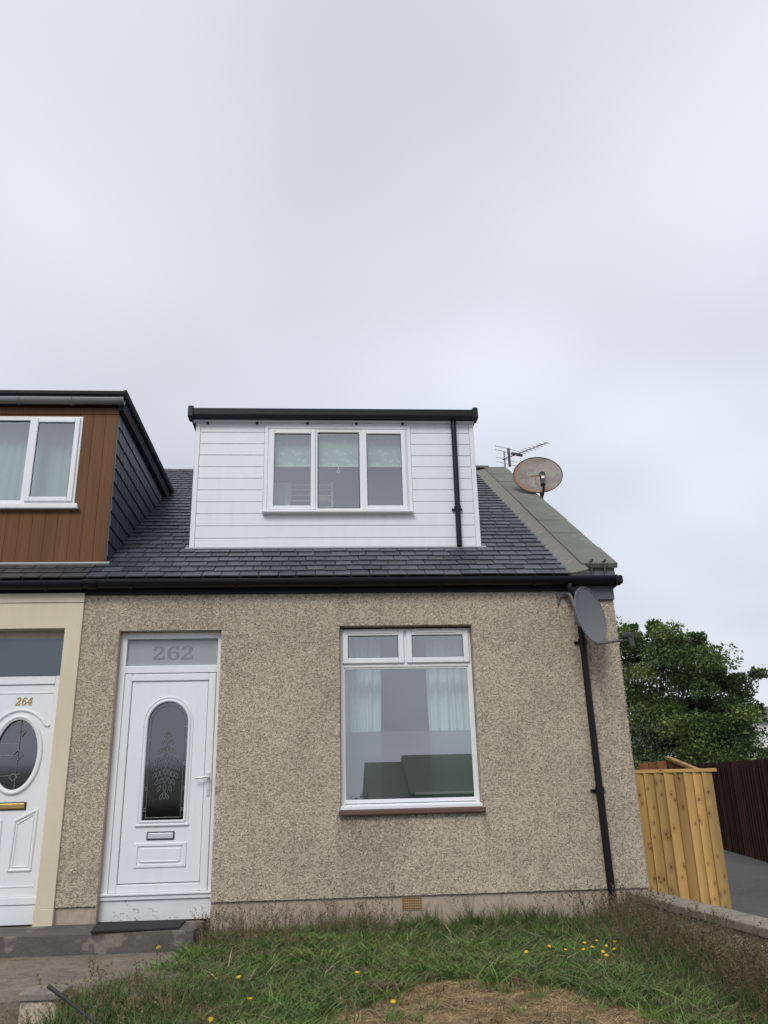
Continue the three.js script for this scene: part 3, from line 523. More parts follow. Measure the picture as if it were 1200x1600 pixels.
  mesh('frame', [...ring(-3.9, -2.618, 3.918, 4.93, .05, z2 - .07, z2 + .012, .006), RB(-3.17, -3.115, 3.96, 4.89, z2 - .07, z2 + .0115, .005)], M.upvc, w);
  flatCasement(w, -3.13, -2.64, 3.945, 4.905, z2 + .006, .055); fixedPane(w, -3.85, -3.17, 3.97, 4.875, z2 - .012);
  mesh('cill', RB(-3.95, -2.575, 3.87, 3.92, z2 - .02, z2 + .05, .006), M.upvc, w);
  mesh('sill_flashing', RB(-3.97, -2.56, 3.858, 3.872, z2 - .01, z2 + .055, .004), M.paleLead, w);
  mesh('dormer_roof', [RB(NX, -2.17, 5.13, 5.185, -3.3, z2 + .09, .008), B(NX, -2.258, 5.041, 5.13, -3.1, z2 - .02)], M.felt, nb);
  mesh('verge_board', [RB(-2.252, -2.2, 5.0, 5.13, -3.2, z2 + .03, .005), RB(-2.2, -2.16, 5.14, 5.215, -3.3, z2 + .1, .014)], M.felt, nb);
  mesh('roof_edge', [RB(NX, -2.16, 5.15, 5.198, z2 + .06, z2 + .11, .012)], M.felt, nb);
  const dg = part(nb, 'dormer_gutter');
  mesh('trough', gutterGeo(NX, -2.185, 5.098, z2 + .075, .05), M.greyGutter, dg);
  for (const x of [-2.24, -2.75, -3.3]) mesh('bracket', muv(new THREE.ExtrudeGeometry(gutterProfile(.056, .005), { depth: .02, bevelEnabled: false, curveSegments: 8 }).rotateY(Math.PI / 2).translate(x, 5.096, z2 + .075)), M.greyGutter, dg);
  mesh('cheek_wall', (() => { const q = shapePoly([[-z2 + .02, EY + (EZ - z2) * .66 - .1], [-z2 + .02, 5.01], [3.1, 5.01], [3.2, EY + (EZ + 3.2) * .66 - .1]]); return muv(new THREE.ExtrudeGeometry(q, { depth: .07, bevelEnabled: false }).rotateY(Math.PI / 2).translate(-2.33, 0, 0)); })(), M.deck, nb);
  const ck = part(nb, 'slate_cheek'), r = rng(5), cm = new THREE.Matrix4().makeBasis(V3(0, 0, -1), V3(0, 1, 0), V3(1, 0, 0));
  for (let j = 0; j < 12; j++) {
    const y = 3.2 + j * .162;
    for (let x = .245 - (j % 2) * .08 - .02; x < 3.15; x += .165) {
      const a = Math.max(x, .249), b = x + .153; if (b - a < .04) continue;
      const yr = EY + (EZ + a) * .66; if (y + .2 < yr || y > 4.96) continue;
      const o = mesh('slate', slateVar[r() * 12 | 0], M.cheek[r() * 3 | 0], ck);
      o.applyMatrix4(new THREE.Matrix4().makeTranslation(-2.258, y + (r() - .5) * .008, -(a + b) / 2).multiply(cm).multiply(new THREE.Matrix4().makeScale(b - a, Math.min(1, (5.01 - y) / .3), 1)));
    }
  }
  mesh('attic_wall', [B(NX + .3, -2.34, 2.81, 5.05, -3.2, -3.1), B(NX + .3, -2.34, 2.81, 3.9, -.44, -.4)], M.inner, nb);
}
{ // numbers
  const L = new FontLoader();
  const serif = await L.loadAsync('fonts/droid/droid_serif_bold.typeface.json');
  const place = (g, w, h, x, y, z, d) => { g.computeBoundingBox(); const b = g.boundingBox; g.translate(-(b.min.x + b.max.x) / 2, -(b.min.y + b.max.y) / 2, -b.min.z); g.scale(w / (b.max.x - b.min.x), h / (b.max.y - b.min.y), d / (b.max.z - b.min.z)); return g.translate(x, y, z); };
  const n = mesh('etched_number', place(new TextGeometry('262', { font: serif, size: 1, depth: .1, curveSegments: 6 }), .385, .132, -1.49, 2.338, -.1235, .0015), M.etch, house.children.find(c => c.name === 'front_door')); n.userData.label = 'etched house number 262 on the toplight';
  const serifR = await L.loadAsync('fonts/droid/droid_serif_regular.typeface.json');
  const g = place(new TextGeometry('264', { font: serifR, size: 1, depth: .1, curveSegments: 6 }), .15, .072, 0, 0, 0, .008); g.applyMatrix4(new THREE.Matrix4().makeShear(0, 0, .18, 0, 0, 0)); g.translate(-2.832, 1.9, -.1);
  const m = mesh('brass_number', g, M.brass, nb.children.find(c => c.name === 'front_door')); m.userData.label = 'brass house number 264';
}

// ---------------------------------------------------------------- things in the windows
function curtain(x0, x1, y0, y1, z, folds, amp, seed) {
  const r = rng(seed), nx = folds * 8, pos = [], idx = [], ph = r() * 6;
  for (let j = 0; j <= 6; j++) for (let i = 0; i <= nx; i++) { const t = i / nx, x = lerp(x0, x1, t); pos.push(x + .01 * Math.sin(j + t * 9), lerp(y0, y1, j / 6), z + amp * Math.sin(t * folds * 6.283 + ph + .5 * Math.sin(t * 11 + j * .25)) * (.7 + .3 * Math.sin(t * 17))); }
  for (let j = 0; j < 6; j++) for (let i = 0; i < nx; i++) { const a = j * (nx + 1) + i; idx.push(a, a + 1, a + nx + 1, a + 1, a + nx + 2, a + nx + 1); }
  const g = new THREE.BufferGeometry(); g.setAttribute('position', new THREE.Float32BufferAttribute(pos, 3)); g.setIndex(idx); g.computeVertexNormals(); return clean(g);
}
tag(mesh('curtain', curtain(.05, .53, .5, 2.5, -.36, 7, .026, 3), M.curtain), 'white curtain at the left side of the ground floor window', 'curtain', 'living room curtains');
tag(mesh('curtain', curtain(1.0, 1.5, .5, 2.5, -.36, 6, .03, 9), M.curtain), 'white curtain at the right side of the ground floor window', 'curtain', 'living room curtains');
tag(mesh('curtain_pole', [rod([-.05, 2.52, -.37], [1.6, 2.52, -.37], .014)], M.airer), 'white curtain pole across the top of the ground floor window', 'curtain pole');
{
  const b = thing('roller_blind', 'pale flowered roller blind half drawn in the white dormer window', 'blind', [.13, 4.6, -.8]);
  mesh('fabric', muv(new THREE.PlaneGeometry(1.56, .42).translate(0, .21, 0)), M.blind, b); mesh('bottom_bar', RB(-.78, .78, -.016, .004, -.006, .008, .005), M.airer, b);
  mesh('pull', [rod([0, -.06, .004], [0, -.014, .004], .003), muv(new THREE.TorusGeometry(.016, .004, 6, 12).translate(0, -.075, .004))], M.airer, b); mesh('roller', rod([-.79, .43, 0], [.79, .43, 0], .022), M.airer, b);
  tag(mesh('net_curtain', curtain(-4.0, -2.55, 3.85, 4.98, -.46, 16, .008, 4), M.net), 'plain pale net curtain behind the brown dormer window', 'net curtain');
  const a = thing('clothes_airer', 'white wire clothes airer standing inside the dormer window', 'airer', [-.3, 2.8, -1.15]);
  for (const y of [1.42, 1.5, 1.57, 1.64, 1.7]) mesh('rail', rod([-.42, y, 0], [.36, y, 0], .007), M.airer, a);
  for (const x of [-.42, .36]) mesh('post', [RB(x - .012, x + .012, 0, 1.74, -.012, .012, .004)], M.airer, a);
  tag(mesh('hanging_cloth', curtain(-.66, -.42, 4.1, 4.52, -1.12, 3, .012, 8), M.towel), 'pale spotted cloth hung on the airer in the dormer', 'cloth');
  tag(mesh('folded_cloth', RB(-.16, .03, 4.27, 4.37, -1.2, -1.1, .03), M.tan), 'tan folded cloth hung over the airer in the dormer', 'cloth');
  tag(mesh('door_mat', (() => { const s = shapePoly([[-1.95, -.085], [-1.215, -.05], [-1.19, -.585], [-1.86, -.625]]); const g = ext(s, 0, .014); return muv(g.rotateX(-Math.PI / 2).translate(0, .002, 0)); })(), M.mat), 'black coir door mat on the step before door 262', 'door mat');
}

// ---------------------------------------------------------------- satellite dishes and aerial
function dishGeo(r, depth, uvmap) { const g = new THREE.SphereGeometry(1, 40, 14, 0, Math.PI * 2, 0, .62); g.rotateX(-Math.PI / 2); const p = g.attributes.position, uv = g.attributes.uv, mx = Math.sin(.62); for (let i = 0; i < p.count; i++) { const x = p.getX(i) / mx, y = p.getY(i) / mx, q = x * x + y * y; p.setXYZ(i, x * r, y * r, depth * q); uv.setXY(i, .5 + x * .5, .5 + y * .5); } g.computeVertexNormals(); return g; }
function orient(o, az, elv) { o.rotation.order = 'YXZ'; o.rotation.y = rad(az); o.rotation.x = rad(-elv); }
{
  const d = thing('satellite_dish', 'rusty round satellite dish standing above the sloping gable coping', 'satellite dish', [3.0, 4.86, -2.85]);
  mesh('pole', [rod([.06, -.12, 0], [.06, .38, -.06], .02), RB(-.07, .08, -.14, .02, -.05, .05, .008)], M.iron, d);
  const h = part(d, 'reflector'); h.position.set(.02, .43, .0); orient(h, -10, 21);
  mesh('bowl', dishGeo(.345, .07), M.rust, h); mesh('rim', new THREE.TorusGeometry(.345, .007, 6, 48).translate(0, 0, .07), M.iron, h);
  mesh('mount', [RB(-.06, .06, -.12, .06, -.1, -.004, .01)], M.iron, h);
  mesh('feed_arm', [tube([[.03, -.36, .0], [.03, -.4, .1], [.03, -.43, .22], [.03, -.42, .3]], .016, 8, false, 20)], M.iron, h);
  mesh('receiver', [rod([.02, -.43, .32], [.035, -.2, .28], .034, .042, 12), rod([.035, -.2, .28], [.036, -.17, .26], .046, .034, 12)], M.upvcDark, h);
  mesh('receiver_label', RB(.01, .052, -.33, -.28, .335, .35, .004), M.airer, h);
}
{
  const d = thing('satellite_dish', 'plain grey satellite dish bracketed to the house corner over the downpipe', 'satellite dish', [2.4, 2.72, .0]);
  mesh('wall_bracket', [RB(-.1, .02, .1, .14, 0, .03, .004), tube([[-.02, .12, .02], [.0, .1, .12], [.01, -.05, .22], [.02, -.16, .24]], .018, 8, false, 24), rod([-.07, .12, .02], [-.09, .03, .015], .012), RB(.0, .05, -.22, -.1, .2, .28, .006)], M.dishBack, d);
  const h = part(d, 'reflector'); h.position.set(.085, -.165, .33); orient(h, 38, 7);
  const b = mesh('bowl', dishGeo(.26, .045), M.dish, h); b.scale.set(.9, 1.06, 1);
  const rm = mesh('rim', new THREE.TorusGeometry(.26, .006, 6, 48).translate(0, 0, .045), M.dish, h); rm.scale.set(.9, 1.06, 1);
  mesh('mount', RB(-.06, .06, -.09, .06, -.09, -.003, .01), M.dishBack, h);
  mesh('feed_arm', [rod([0, -.285, .03], [.0, -.345, .38], .013, .012, 8)], M.dishBack, h);
  mesh('receiver', [rod([0, -.42, .4], [0, -.29, .4], .026, .028, 12), rod([0, -.3, .34], [0, -.32, .43], .034, .03, 12)], M.upvcDark, h);
}
{
  const a = thing('television_aerial', 'thin metal television aerial on the ridge behind the rusty dish', 'aerial', [2.86, 6.0, -4.72]);
  mesh('mast', rod([.13, -.2, 0], [.145, .54, 0], .014), M.alu, a);
  const p0 = V3(.1, .385, .02), p1 = V3(.93, .75, -.08), dir = p1.clone().sub(p0).normalize(), up = V3(0, 0, 1).cross(dir).normalize(), side = V3(.45, .0, .9).normalize();
  mesh('boom', rod(p0, p1, .011, .009, 8), M.alu, a);
  for (let i = 0; i < 9; i++) { const c = p0.clone().lerp(p1, .34 + i * .08), l = .085 - i * .003, q = V3(.82, -.45, .35).normalize(); mesh('director', rod(c.clone().addScaledVector(q, -l), c.clone().addScaledVector(q, l), .006, .006, 6), M.alu, a); }
  mesh('dipole', [RB(.22, .42, .47, .51, -.02, .03, .01).rotateZ(-.22).translate(-.06, .08, 0), RB(.2, .24, .26, .6, -.01, .03, .008)], M.upvcDark, a);
  for (const y of [.28, .36, .5, .57]) mesh('reflector_rod', rod([.0, y + .09, -.02], [.34, y - .04, .06], .005, .005, 6), M.alu, a);
}

// ---------------------------------------------------------------- garden wall and fences
{
  const w = thing('garden_wall', 'low garden wall with worn concrete coping running from the house corner', 'wall', [2.78, -.6, 2]);
  for (let i = 0; i < 5; i++) { const z0 = -1.985 + i * .84; mesh('coping_stone', RB(-.125 + rr(-.004, .004), .125 + rr(-.004, .004), .652, .715, z0, z0 + .833, .012), M.capping, w); }
  mesh('wall_face', B(-.1, .1, -.1, .652, -1.97, 2.15), M.cast, w);
  const geo = new THREE.IcosahedronGeometry(1, 0), N = 9000, im = new THREE.InstancedMesh(geo, M.pebble, N), m4 = new THREE.Matrix4(), c = new THREE.Color();
  for (let i = 0; i < N; i++) { const r = rr(.005, .01); m4.compose(V3(-.1, rr(.2, .65), rr(-1.96, 2.14)), new THREE.Quaternion().setFromEuler(new THREE.Euler(rr(0, 6), rr(0, 6), 0)), V3(r * .7, r, r)); im.setMatrixAt(i, m4); const k = rr(.5, 1.1); im.setColorAt(i, c.setRGB(.42 * k, .36 * k, .27 * k)); }
  im.name = 'pebbledash'; im.userData.kind = 'stuff'; im.castShadow = im.receiveShadow = true; w.add(im);
}
{
  const f = thing('timber_fence', 'new yellow timber fence of upright overlapping boards beside the gable', 'fence', [4.53, -.36, -2]);
  let x = .0, i = 0;
  while (x > -1.62) {
    const wd = rr(.108, .126), g = new THREE.BoxGeometry(wd + .012, 1.54, .02), p = g.attributes.position;
    for (let k = 0; k < p.count; k++) if (p.getX(k) > 0) p.setZ(k, p.getZ(k) * .4 - .006); else p.setZ(k, p.getZ(k) * 1.2 + .014);
    g.computeVertexNormals(); const o = mesh('board', muv(g, rr(0, .5), rr(0, 2)), M.pine[[0, 2, 1, 3, 2, 0, 1, 2, 3][i % 9]], f); o.position.set(x - wd / 2, .775 + rr(-.004, .004), 0); o.rotation.z = rr(-.004, .004); x -= wd; i++;
  }
  mesh('cap_rail', muv(new RoundedBoxGeometry(1.72, .04, .07, 1, .006).translate(-.8, 1.565, -.005), .1, 0, true), M.pine[1], f);
  mesh('post', RB(-.09, .0, 0, 1.55, -.11, -.02, .006), M.pine[3], f);
  mesh('rail', [RB(-1.6, -.09, .3, .38, -.06, -.015, .005), RB(-1.6, -.09, 1.3, 1.38, -.06, -.015, .005)], M.pine[3], f);
  // return side, its top raking up as the ground rises
  const b = thing('raked_fence', 'reddish timber fence return rising behind the yellow boards', 'fence', [4.5, -.36, -2.1]);
  for (let k = 0; k < 9; k++) { const t = (k + .5) / 9, h = 1.5 + .235 * t; mesh('board', muv(new THREE.BoxGeometry(.02, h, .122).translate(.0, h / 2, -1.05 * t), rr(0, .5), rr(0, 2)), M.pineRed, b); }
  mesh('cap_rail', (() => { const g = RB(-.035, .035, -.02, .02, -1.1, 0, .006); g.rotateX(Math.atan2(.235, 1.05)); return g.translate(0, 1.535, 0); })(), M.pine[0], b);
  for (let k = 0; k < 5; k++) { const h = 1.74 - .012 * k - (k > 2 ? .07 : 0); mesh('end_board', muv(new THREE.BoxGeometry(.125, h, .02).translate(-.08 - k * .128, h / 2, -1.1), rr(0, .5), rr(0, 2)), k > 2 ? M.pine[3] : M.pineRed, b); }
  // dark fence over the lane
  const a = V3(6.6, -.35, -1.6), e = V3(11.9, -.35, -20), len = a.distanceTo(e), dir = e.clone().sub(a).normalize();
  const dk = thing('dark_fence', 'tall dark brown paling fence along the far side of the lane', 'fence', [6.6, -.35, -1.6]);
  dk.rotation.y = Math.atan2(dir.x, dir.z); const step = .155, rest = [], r = rng(8), n = Math.floor(len / step);
  const gp = [0, 1, 2].map(k => { const g = new RoundedBoxGeometry(.035, 1, .125, 1, .006); return muv(g.translate(0, .5, 0)); });
  for (let k = 0; k < n; k++) { const s = k * step, h = 1.72 + .034 * s + (r() - .5) * .02, o = mesh('paling', gp[k % 3], M.darkFence[r() * 3 | 0], dk); o.position.set(k % 2 ? .012 : -.012, 0.02, s); o.scale.y = h; }
  mesh('rail', [.4, 1.3].map(y => { const g = B(-.07, -.022, y, y + .09, 0, len); return g; }), M.darkFence[2], dk);
}

// ---------------------------------------------------------------- trees
const leafMat = phys(W1, .6, { transmission: .3, thickness: 0, side: THREE.DoubleSide });
function leafGeo() { const g = new THREE.BufferGeometry(); const P = [[0, 0, 0], [.32, .18, .06], [.5, .5, .0], [.24, .56, .04], [0, 1, -.05], [-.24, .56, .04], [-.5, .5, 0], [-.32, .18, .06], [0, .5, -.04]]; const pos = []; for (let i = 0; i < 8; i++) pos.push(...P[8], ...P[i], ...P[(i + 1) % 8]); g.setAttribute('position', new THREE.Float32BufferAttribute(pos, 3)); g.computeVertexNormals(); return g; }
const LEAF = leafGeo();
function tree(name, label, base, clusters, perCluster, size, cols, seed, trunkR, category = 'tree') {
  const t = thing(name, label, category, base), r = rng(seed), rn = (a, b) => a + (b - a) * r();
  const lim = [], bx = V3(...base), top = clusters.reduce((m, c) => Math.max(m, c[1]), 0);
  const fork = V3(0, (top - base[1]) * .3, 0);
  lim.push(tube([[0, -.1, 0], [.05, fork.y * .5, 0], fork], trunkR, 8, false, 12));
  for (const c of clusters.filter((_, i) => i % 4 === 0)) { const e = V3(c[0], c[1], c[2]).sub(bx), m = fork.clone().lerp(e, .5).add(V3(rn(-.2, .2), -.12 * e.length() * .3, rn(-.2, .2))); const q = tube([fork.clone().add(V3(0, rn(-.5, .6), 0)), m, e], trunkR * .13, 5, false, 10); const p = q.attributes.position; void p; lim.push(q); }
  mesh('trunk', lim.map(clean), M.bark, t);
  const N = clusters.length * perCluster, im = new THREE.InstancedMesh(LEAF, leafMat, N), m4 = new THREE.Matrix4(), col = new THREE.Color(); let i = 0;
  for (const c of clusters) {
    const R0 = c[3] || .6, tone = rn(.75, 1.25), base3 = cols[r() * cols.length | 0];
    for (let k = 0; k < perCluster; k++) {
      const u = V3(rn(-1, 1), rn(-1, 1), rn(-1, 1)); if (u.length() > 1) u.normalize(); u.multiplyScalar(.45 + .55 * Math.sqrt(r()));
      const p = V3(c[0] - base[0] + u.x * R0 * 1.2, c[1] - base[1] + u.y * R0 * .72, c[2] - base[2] + u.z * R0), s = size * rn(.65, 1.25);
      m4.compose(p, new THREE.Quaternion().setFromEuler(new THREE.Euler(rn(.6, 2.4), rn(0, 6.28), rn(-.5, .5))), V3(s, s, s)); im.setMatrixAt(i, m4);
      const kk = tone * rn(.75, 1.25); im.setColorAt(i++, col.setRGB(base3[0] * kk, base3[1] * kk, base3[2] * kk));
    }
  }
  im.name = 'crown'; im.castShadow = im.receiveShadow = true; im.userData.kind = 'stuff'; t.add(im); return t;
}
{
  const r = rng(77), rn = (a, b) => a + (b - a) * r(), cs = [];
  // outline of the crown seen from the garden, filled with clumps at several depths
  const rim = [[10.0, 6.45], [10.7, 6.75], [11.35, 6.75], [11.9, 6.3], [12.6, 6.15], [13.0, 6.4], [13.2, 5.75], [13.35, 5.15], [13.9, 4.85], [14.45, 4.85], [14.0, 4.15], [14.5, 3.75], [14.0, 3.1], [14.2, 2.4]];
  rim.forEach(([x, y]) => { for (const [t, q] of [[0, .28], [.09, .36], [.18, .46], [.3, .56]]) cs.push([lerp(x, 11.4, t) + rn(-.1, .1), lerp(y, 3.6, t) + rn(-.1, .1), -20 + rn(-1, 1), q * rn(.85, 1.15)]); });
  for (let k = 0; k < 70; k++) cs.push([rn(8.4, 13.9), rn(1.2, 4.6), -20 + rn(-3.4, -1.2), rn(.6, .9)]);
  for (let k = 0; k < 130; k++) { const x = rn(9.2, 14.2), y = rn(1.6, 6.3), mx = 6.4 - Math.pow(Math.max(0, x - 11), 1.6) * .45; if (y > mx) continue; cs.push([x, y, -20 + rn(-2.2, 2), rn(.4, .75)]); }
  tree('sycamore_tree', 'large leafy green tree standing behind the gable and fences', [10.9, -.4, -20.4], cs, 330, .115, [[.1, .17, .045], [.135, .215, .055], [.16, .25, .06], [.075, .135, .046], [.2, .28, .07]], 5, .2);
  const cb = []; for (let k = 0; k < 16; k++) cb.push([rn(11.4, 13.6), rn(.8, 2.35), -17.6 + rn(-.5, .5), rn(.35, .5)]);
  tree('elder_bush', 'lighter green bush below the large tree, over the dark fence', [12.5, -.4, -17.6], cb, 150, .12, [[.12, .19, .06], [.14, .21, .075]], 6, .06, 'bush');
}
// far white house past the tree
function farHouse(name, label, x, y, z, w, h, dep, roofH, wallM, roofM, wins) {
  const t = thing(name, label, 'house', [x, y, z]);
  mesh('wall', B(-w / 2, w / 2, -.5, h, -dep / 2, dep / 2), wallM, t);
  const s = shapePoly([[-dep / 2 - .3, h - .05], [dep / 2 + .3, h - .05], [0, h + roofH]]);
  mesh('roof', muv(new THREE.ExtrudeGeometry(s, { depth: w + .4, bevelEnabled: false }).rotateY(Math.PI / 2).translate(-w / 2 - .2, 0, 0)), roofM, t);
  for (const [wx, wy, ww, wh, sd] of wins) { const zz = sd * (dep / 2 + .02); mesh('window', B(wx - ww / 2, wx + ww / 2, wy, wy + wh, zz - .03, zz + .03), M.farGlass, t); mesh('window_frame', ring(wx - ww / 2 - .06, wx + ww / 2 + .06, wy - .06, wy + wh + .06, .07, zz - .05, zz + .05), M.white, t); }
  return t;
}
farHouse('white_house', 'distant white house glimpsed at the right edge behind the tree', 29.6, -.4, -43, 10, 5.6, 7, 1.2, M.white, M.farRoof, [[-3.8, 2.4, 1, 1.2, 1], [-1.6, 2.4, 1, 1.2, 1], [-3.6, .4, 1, 1.4, 1]]);
// houses across the street, mirrored in the windows
function opp(x0, x1, top, z, label) {
  const w = x1 - x0, h = top - .7, t = farHouse('street_house', label, (x0 + x1) / 2, -1.2, z, w, h, 8, 1.9, M.brick, M.farRoof, [[-w / 4, .6, 1.4, 1.2, -1], [w / 4, .6, 1.4, 1.2, -1]]);
  mesh('gutter', RB(-w / 2, w / 2, h - .12, h - .02, -4.36, -4.24, .02), M.white, t);
}
opp(4, 18, 3.55, 36, 'taller brown house across the street, mirrored in the ground floor window');
opp(2.1, 4, 3.25, 36.3, 'narrow brown house across the street, mirrored left of the taller one');
opp(-30, -6, 3.5, 38, 'long brown terrace across the street, mirrored in the front doors');

{ const r = rng(91), c = []; for (let k = 0; k < 14; k++) c.push([-3 + 4.6 * r(), .2 + 1.5 * r(), 33 + r(), .4 + .3 * r()]); tree('street_bush', 'dark bush across the street, mirrored low in the ground floor window', [-.7, -.8, 33.4], c, 90, .16, [[.05, .08, .03]], 92, .08, 'bush'); }

// ---------------------------------------------------------------- lawn, weeds and flowers
function bladeSet(n, h, w, spread, lean, seed, seedHead = false) {
  const r = rng(seed), pos = [];
  for (let k = 0; k < n; k++) {
    const a = r() * 6.283, d = Math.sqrt(r()) * spread, bx = Math.cos(a) * d, bz = Math.sin(a) * d, H = h * (.55 + .6 * r()), L = lean * H * (.3 + r()), la = r() * 6.283, wa = r() * 6.283, W = w * (.7 + .6 * r());
    const P = t => [bx + Math.cos(la) * L * t * t, H * (t - .22 * lean * t * t), bz + Math.sin(la) * L * t * t], wx = Math.cos(wa) * W / 2, wz = Math.sin(wa) * W / 2;
    const ts = [0, .4, .75, 1], ws = [1, .85, .55, 0];
    for (let i = 0; i < 3; i++) { const p = P(ts[i]), q = P(ts[i + 1]), A = [p[0] - wx * ws[i], p[1], p[2] - wz * ws[i]], Bq = [p[0] + wx * ws[i], p[1], p[2] + wz * ws[i]], C = [q[0] + wx * ws[i + 1], q[1], q[2] + wz * ws[i + 1]], D = [q[0] - wx * ws[i + 1], q[1], q[2] - wz * ws[i + 1]]; pos.push(...A, ...Bq, ...C); if (i < 2) pos.push(...A, ...C, ...D); }
    if (seedHead) { const tip = P(1); for (let j = 0; j < 10; j++) { const t = j / 10, y = tip[1] - .09 * t, s = .004 + .012 * t * (1 - t) * 4, a2 = r() * 6.28; const c = [tip[0] + (P(.8)[0] - tip[0]) * t, y, tip[2] + (P(.8)[2] - tip[2]) * t]; pos.push(c[0], c[1], c[2], c[0] + Math.cos(a2) * s, c[1] + .012, c[2] + Math.sin(a2) * s, c[0] + Math.cos(a2) * s * 1.3, c[1] + .002, c[2] + Math.sin(a2) * s * 1.3); } }
  }
  const g = new THREE.BufferGeometry(); g.setAttribute('position', new THREE.Float32BufferAttribute(pos, 3)); g.computeVertexNormals(); return g;
}
const grassMat = phys(W1, .65, { transmission: .25, thickness: 0, side: THREE.DoubleSide });
const strawMat = mat(W1, .9, { side: THREE.DoubleSide });
function scatter(name, label, geos, material, pts, parentKind) {     // pts: [x, z, scale, [r, g, b], variant]
  const holder = new THREE.Group(); holder.name = name; tag(holder, label, 'grass', null, 'stuff');
  geos.forEach((g, v) => {
    const L = pts.filter(p => p[4] === v); if (!L.length) return;
    const im = new THREE.InstancedMesh(g, material, L.length), m4 = new THREE.Matrix4(), c = new THREE.Color(), q = new THREE.Quaternion();
    L.forEach(([x, z, s, col], i) => { q.setFromAxisAngle(V3(0, 1, 0), R() * 6.283); m4.compose(V3(x, gy(x, z) - .005, z), q, V3(s, s * rr(.85, 1.15), s)); im.setMatrixAt(i, m4); im.setColorAt(i, c.setRGB(...col)); });
    im.name = 'tuft'; im.castShadow = im.receiveShadow = true; im.userData.kind = 'stuff'; holder.add(im);
  });
}
const inPatch = (x, z) => { const a = (x - .84) / .92, b = (z - 2.95) / 1.0, e = a * a + b * b + 1.1 * (fbm(x * .2 + .5, z * .2, 14, 14, 4, 500) - .5); return 1 - sst(.7, 1.2, e); };
{
  const offPath = (x, z) => x > -1.06 + rr(-.05, .05) - .42 * sst(.7, 2.3, z);
  const lawn = [], tall = [], straw = [], stems = [], weed = [];
  const greens = [[.11, .19, .032], [.13, .22, .04], [.09, .155, .03], [.17, .24, .055], [.13, .18, .042]];
  const pick = k => mul3(greens[R() * greens.length | 0], k * rr(.75, 1.25));
  for (let i = 0; i < 15500; i++) {
    const x = rr(-1.56, 2.67), z = Math.pow(R(), .8) * 4.02, p = inPatch(x, z), n = fbm(x * .2 + .5, z * .2 + .3, 14, 14, 3, 510);
    if (R() < p * .97 || !offPath(x, z)) continue;
    const dry = R() < .16 + .2 * p ? 1 : 0; lawn.push([x, z, rr(.75, 1.35) * (.75 + .6 * n), dry ? [.2 * rr(.7, 1.2), .155 * rr(.7, 1.2), .07] : pick(.55 + .95 * n), R() * 3 | 0]);
  }
  const tallness = (x, z) => Math.max((1 - sst(.05, .6, z - .1 * Math.sin(x * 4))) * sst(-1.0, .6, x) * .7, sst(1.8, 2.5, x - .25 * sst(2.2, 3.5, z)) * .95, (1 - sst(-1.1, -.3, x)) * sst(1.5, 2.4, z) * .75) * (.55 + .8 * fbm(x * .2 + .5, z * .2 + .3, 9, 9, 3, 530));
  for (let i = 0; i < 14000; i++) { const x = rr(-1.55, 2.66), z = rr(.01, 3.95), t = tallness(x, z), n = fbm(x * .2 + .5, z * .2 + .3, 18, 18, 3, 520); if (R() > t * sst(.25, .6, n) * 1.1 || inPatch(x, z) > .4 || !offPath(x, z)) continue; const dry = R() < .13; tall.push([x, z, rr(.55, 1.1) * (.55 + .55 * t * n + .2), dry ? mul3([.2, .155, .075], rr(.6, 1.2)) : pick(rr(.45, .95) * (.6 + .7 * n)), R() * 3 | 0]); }
  for (let i = 0; i < 8500; i++) { const x = rr(-.25, 1.95), z = rr(1.85, 4.0), p = inPatch(x, z); if (R() < p) straw.push([x, z, rr(.6, 1.3), mul3(R() < .75 ? [.47, .345, .185] : [.36, .24, .12], rr(.6, 1.25)), R() * 2 | 0]); }
  for (let i = 0; i < 190; i++) { const x = rr(-1.02, .5), z = rr(.02, .9); if (R() < 1 - sst(-.5, .5, x) * .6) stems.push([x, z, rr(.5, 1.0), mul3([.2, .155, .09], rr(.5, 1.1)), R() * 3 | 0]); }
  for (let i = 0; i < 480; i++) { const x = rr(1.9, 2.66), z = rr(.05, 3.6); if (R() < sst(1.9, 2.4, x) * sst(-.2, .9, z)) stems.push([x, z, rr(.7, 1.2), mul3(R() < .5 ? [.15, .115, .07] : [.085, .085, .035], rr(.6, 1.1)), R() * 3 | 0]); }
  for (let i = 0; i < 1500; i++) { const x = rr(-1.5, 2.66), z = rr(.02, 3.8), t = tallness(x, z); if (R() < t * .75 && inPatch(x, z) < .3 && offPath(x, z)) stems.push([x, z, rr(.6, 1.15), mul3(R() < .6 ? [.2, .15, .09] : [.12, .12, .05], rr(.6, 1.2)), R() * 3 | 0]); }
  for (let i = 0; i < 260; i++) { const x = rr(-.8, 2.4), z = rr(.1, 3.6); if (inPatch(x, z) < .5) straw.push([x, z, rr(1.2, 2.1), mul3([.42, .36, .2], rr(.6, 1.1)), 2]); }
  const weeds = []; for (let i = 0; i < 520; i++) { const x = rr(-1.1, 2.6), z = rr(.05, 3.9), n = fbm(x * .2 + .5, z * .2 + .3, 10, 10, 3, 540); if (n > .48 && offPath(x, z) && inPatch(x, z) < .25) weeds.push([x, z, rr(.6, 1.35), mul3([.11, .185, .045], rr(.6, 1.3)), R() * 2 | 0]); }
  scatter('broadleaf_weeds', 'low broad-leaved weeds scattered through the lawn', [bladeSet(9, .1, .026, .02, 1.5, 71), bladeSet(14, .075, .017, .05, 1.1, 72)], grassMat, weeds);
  scatter('lawn_grass', 'short green lawn grass in the middle of the front garden', [0, 1, 2].map(k => bladeSet(15, .08 + .012 * k, .0045 + .002 * k, .04, .8 + .2 * k, 31 + k)), grassMat, lawn);
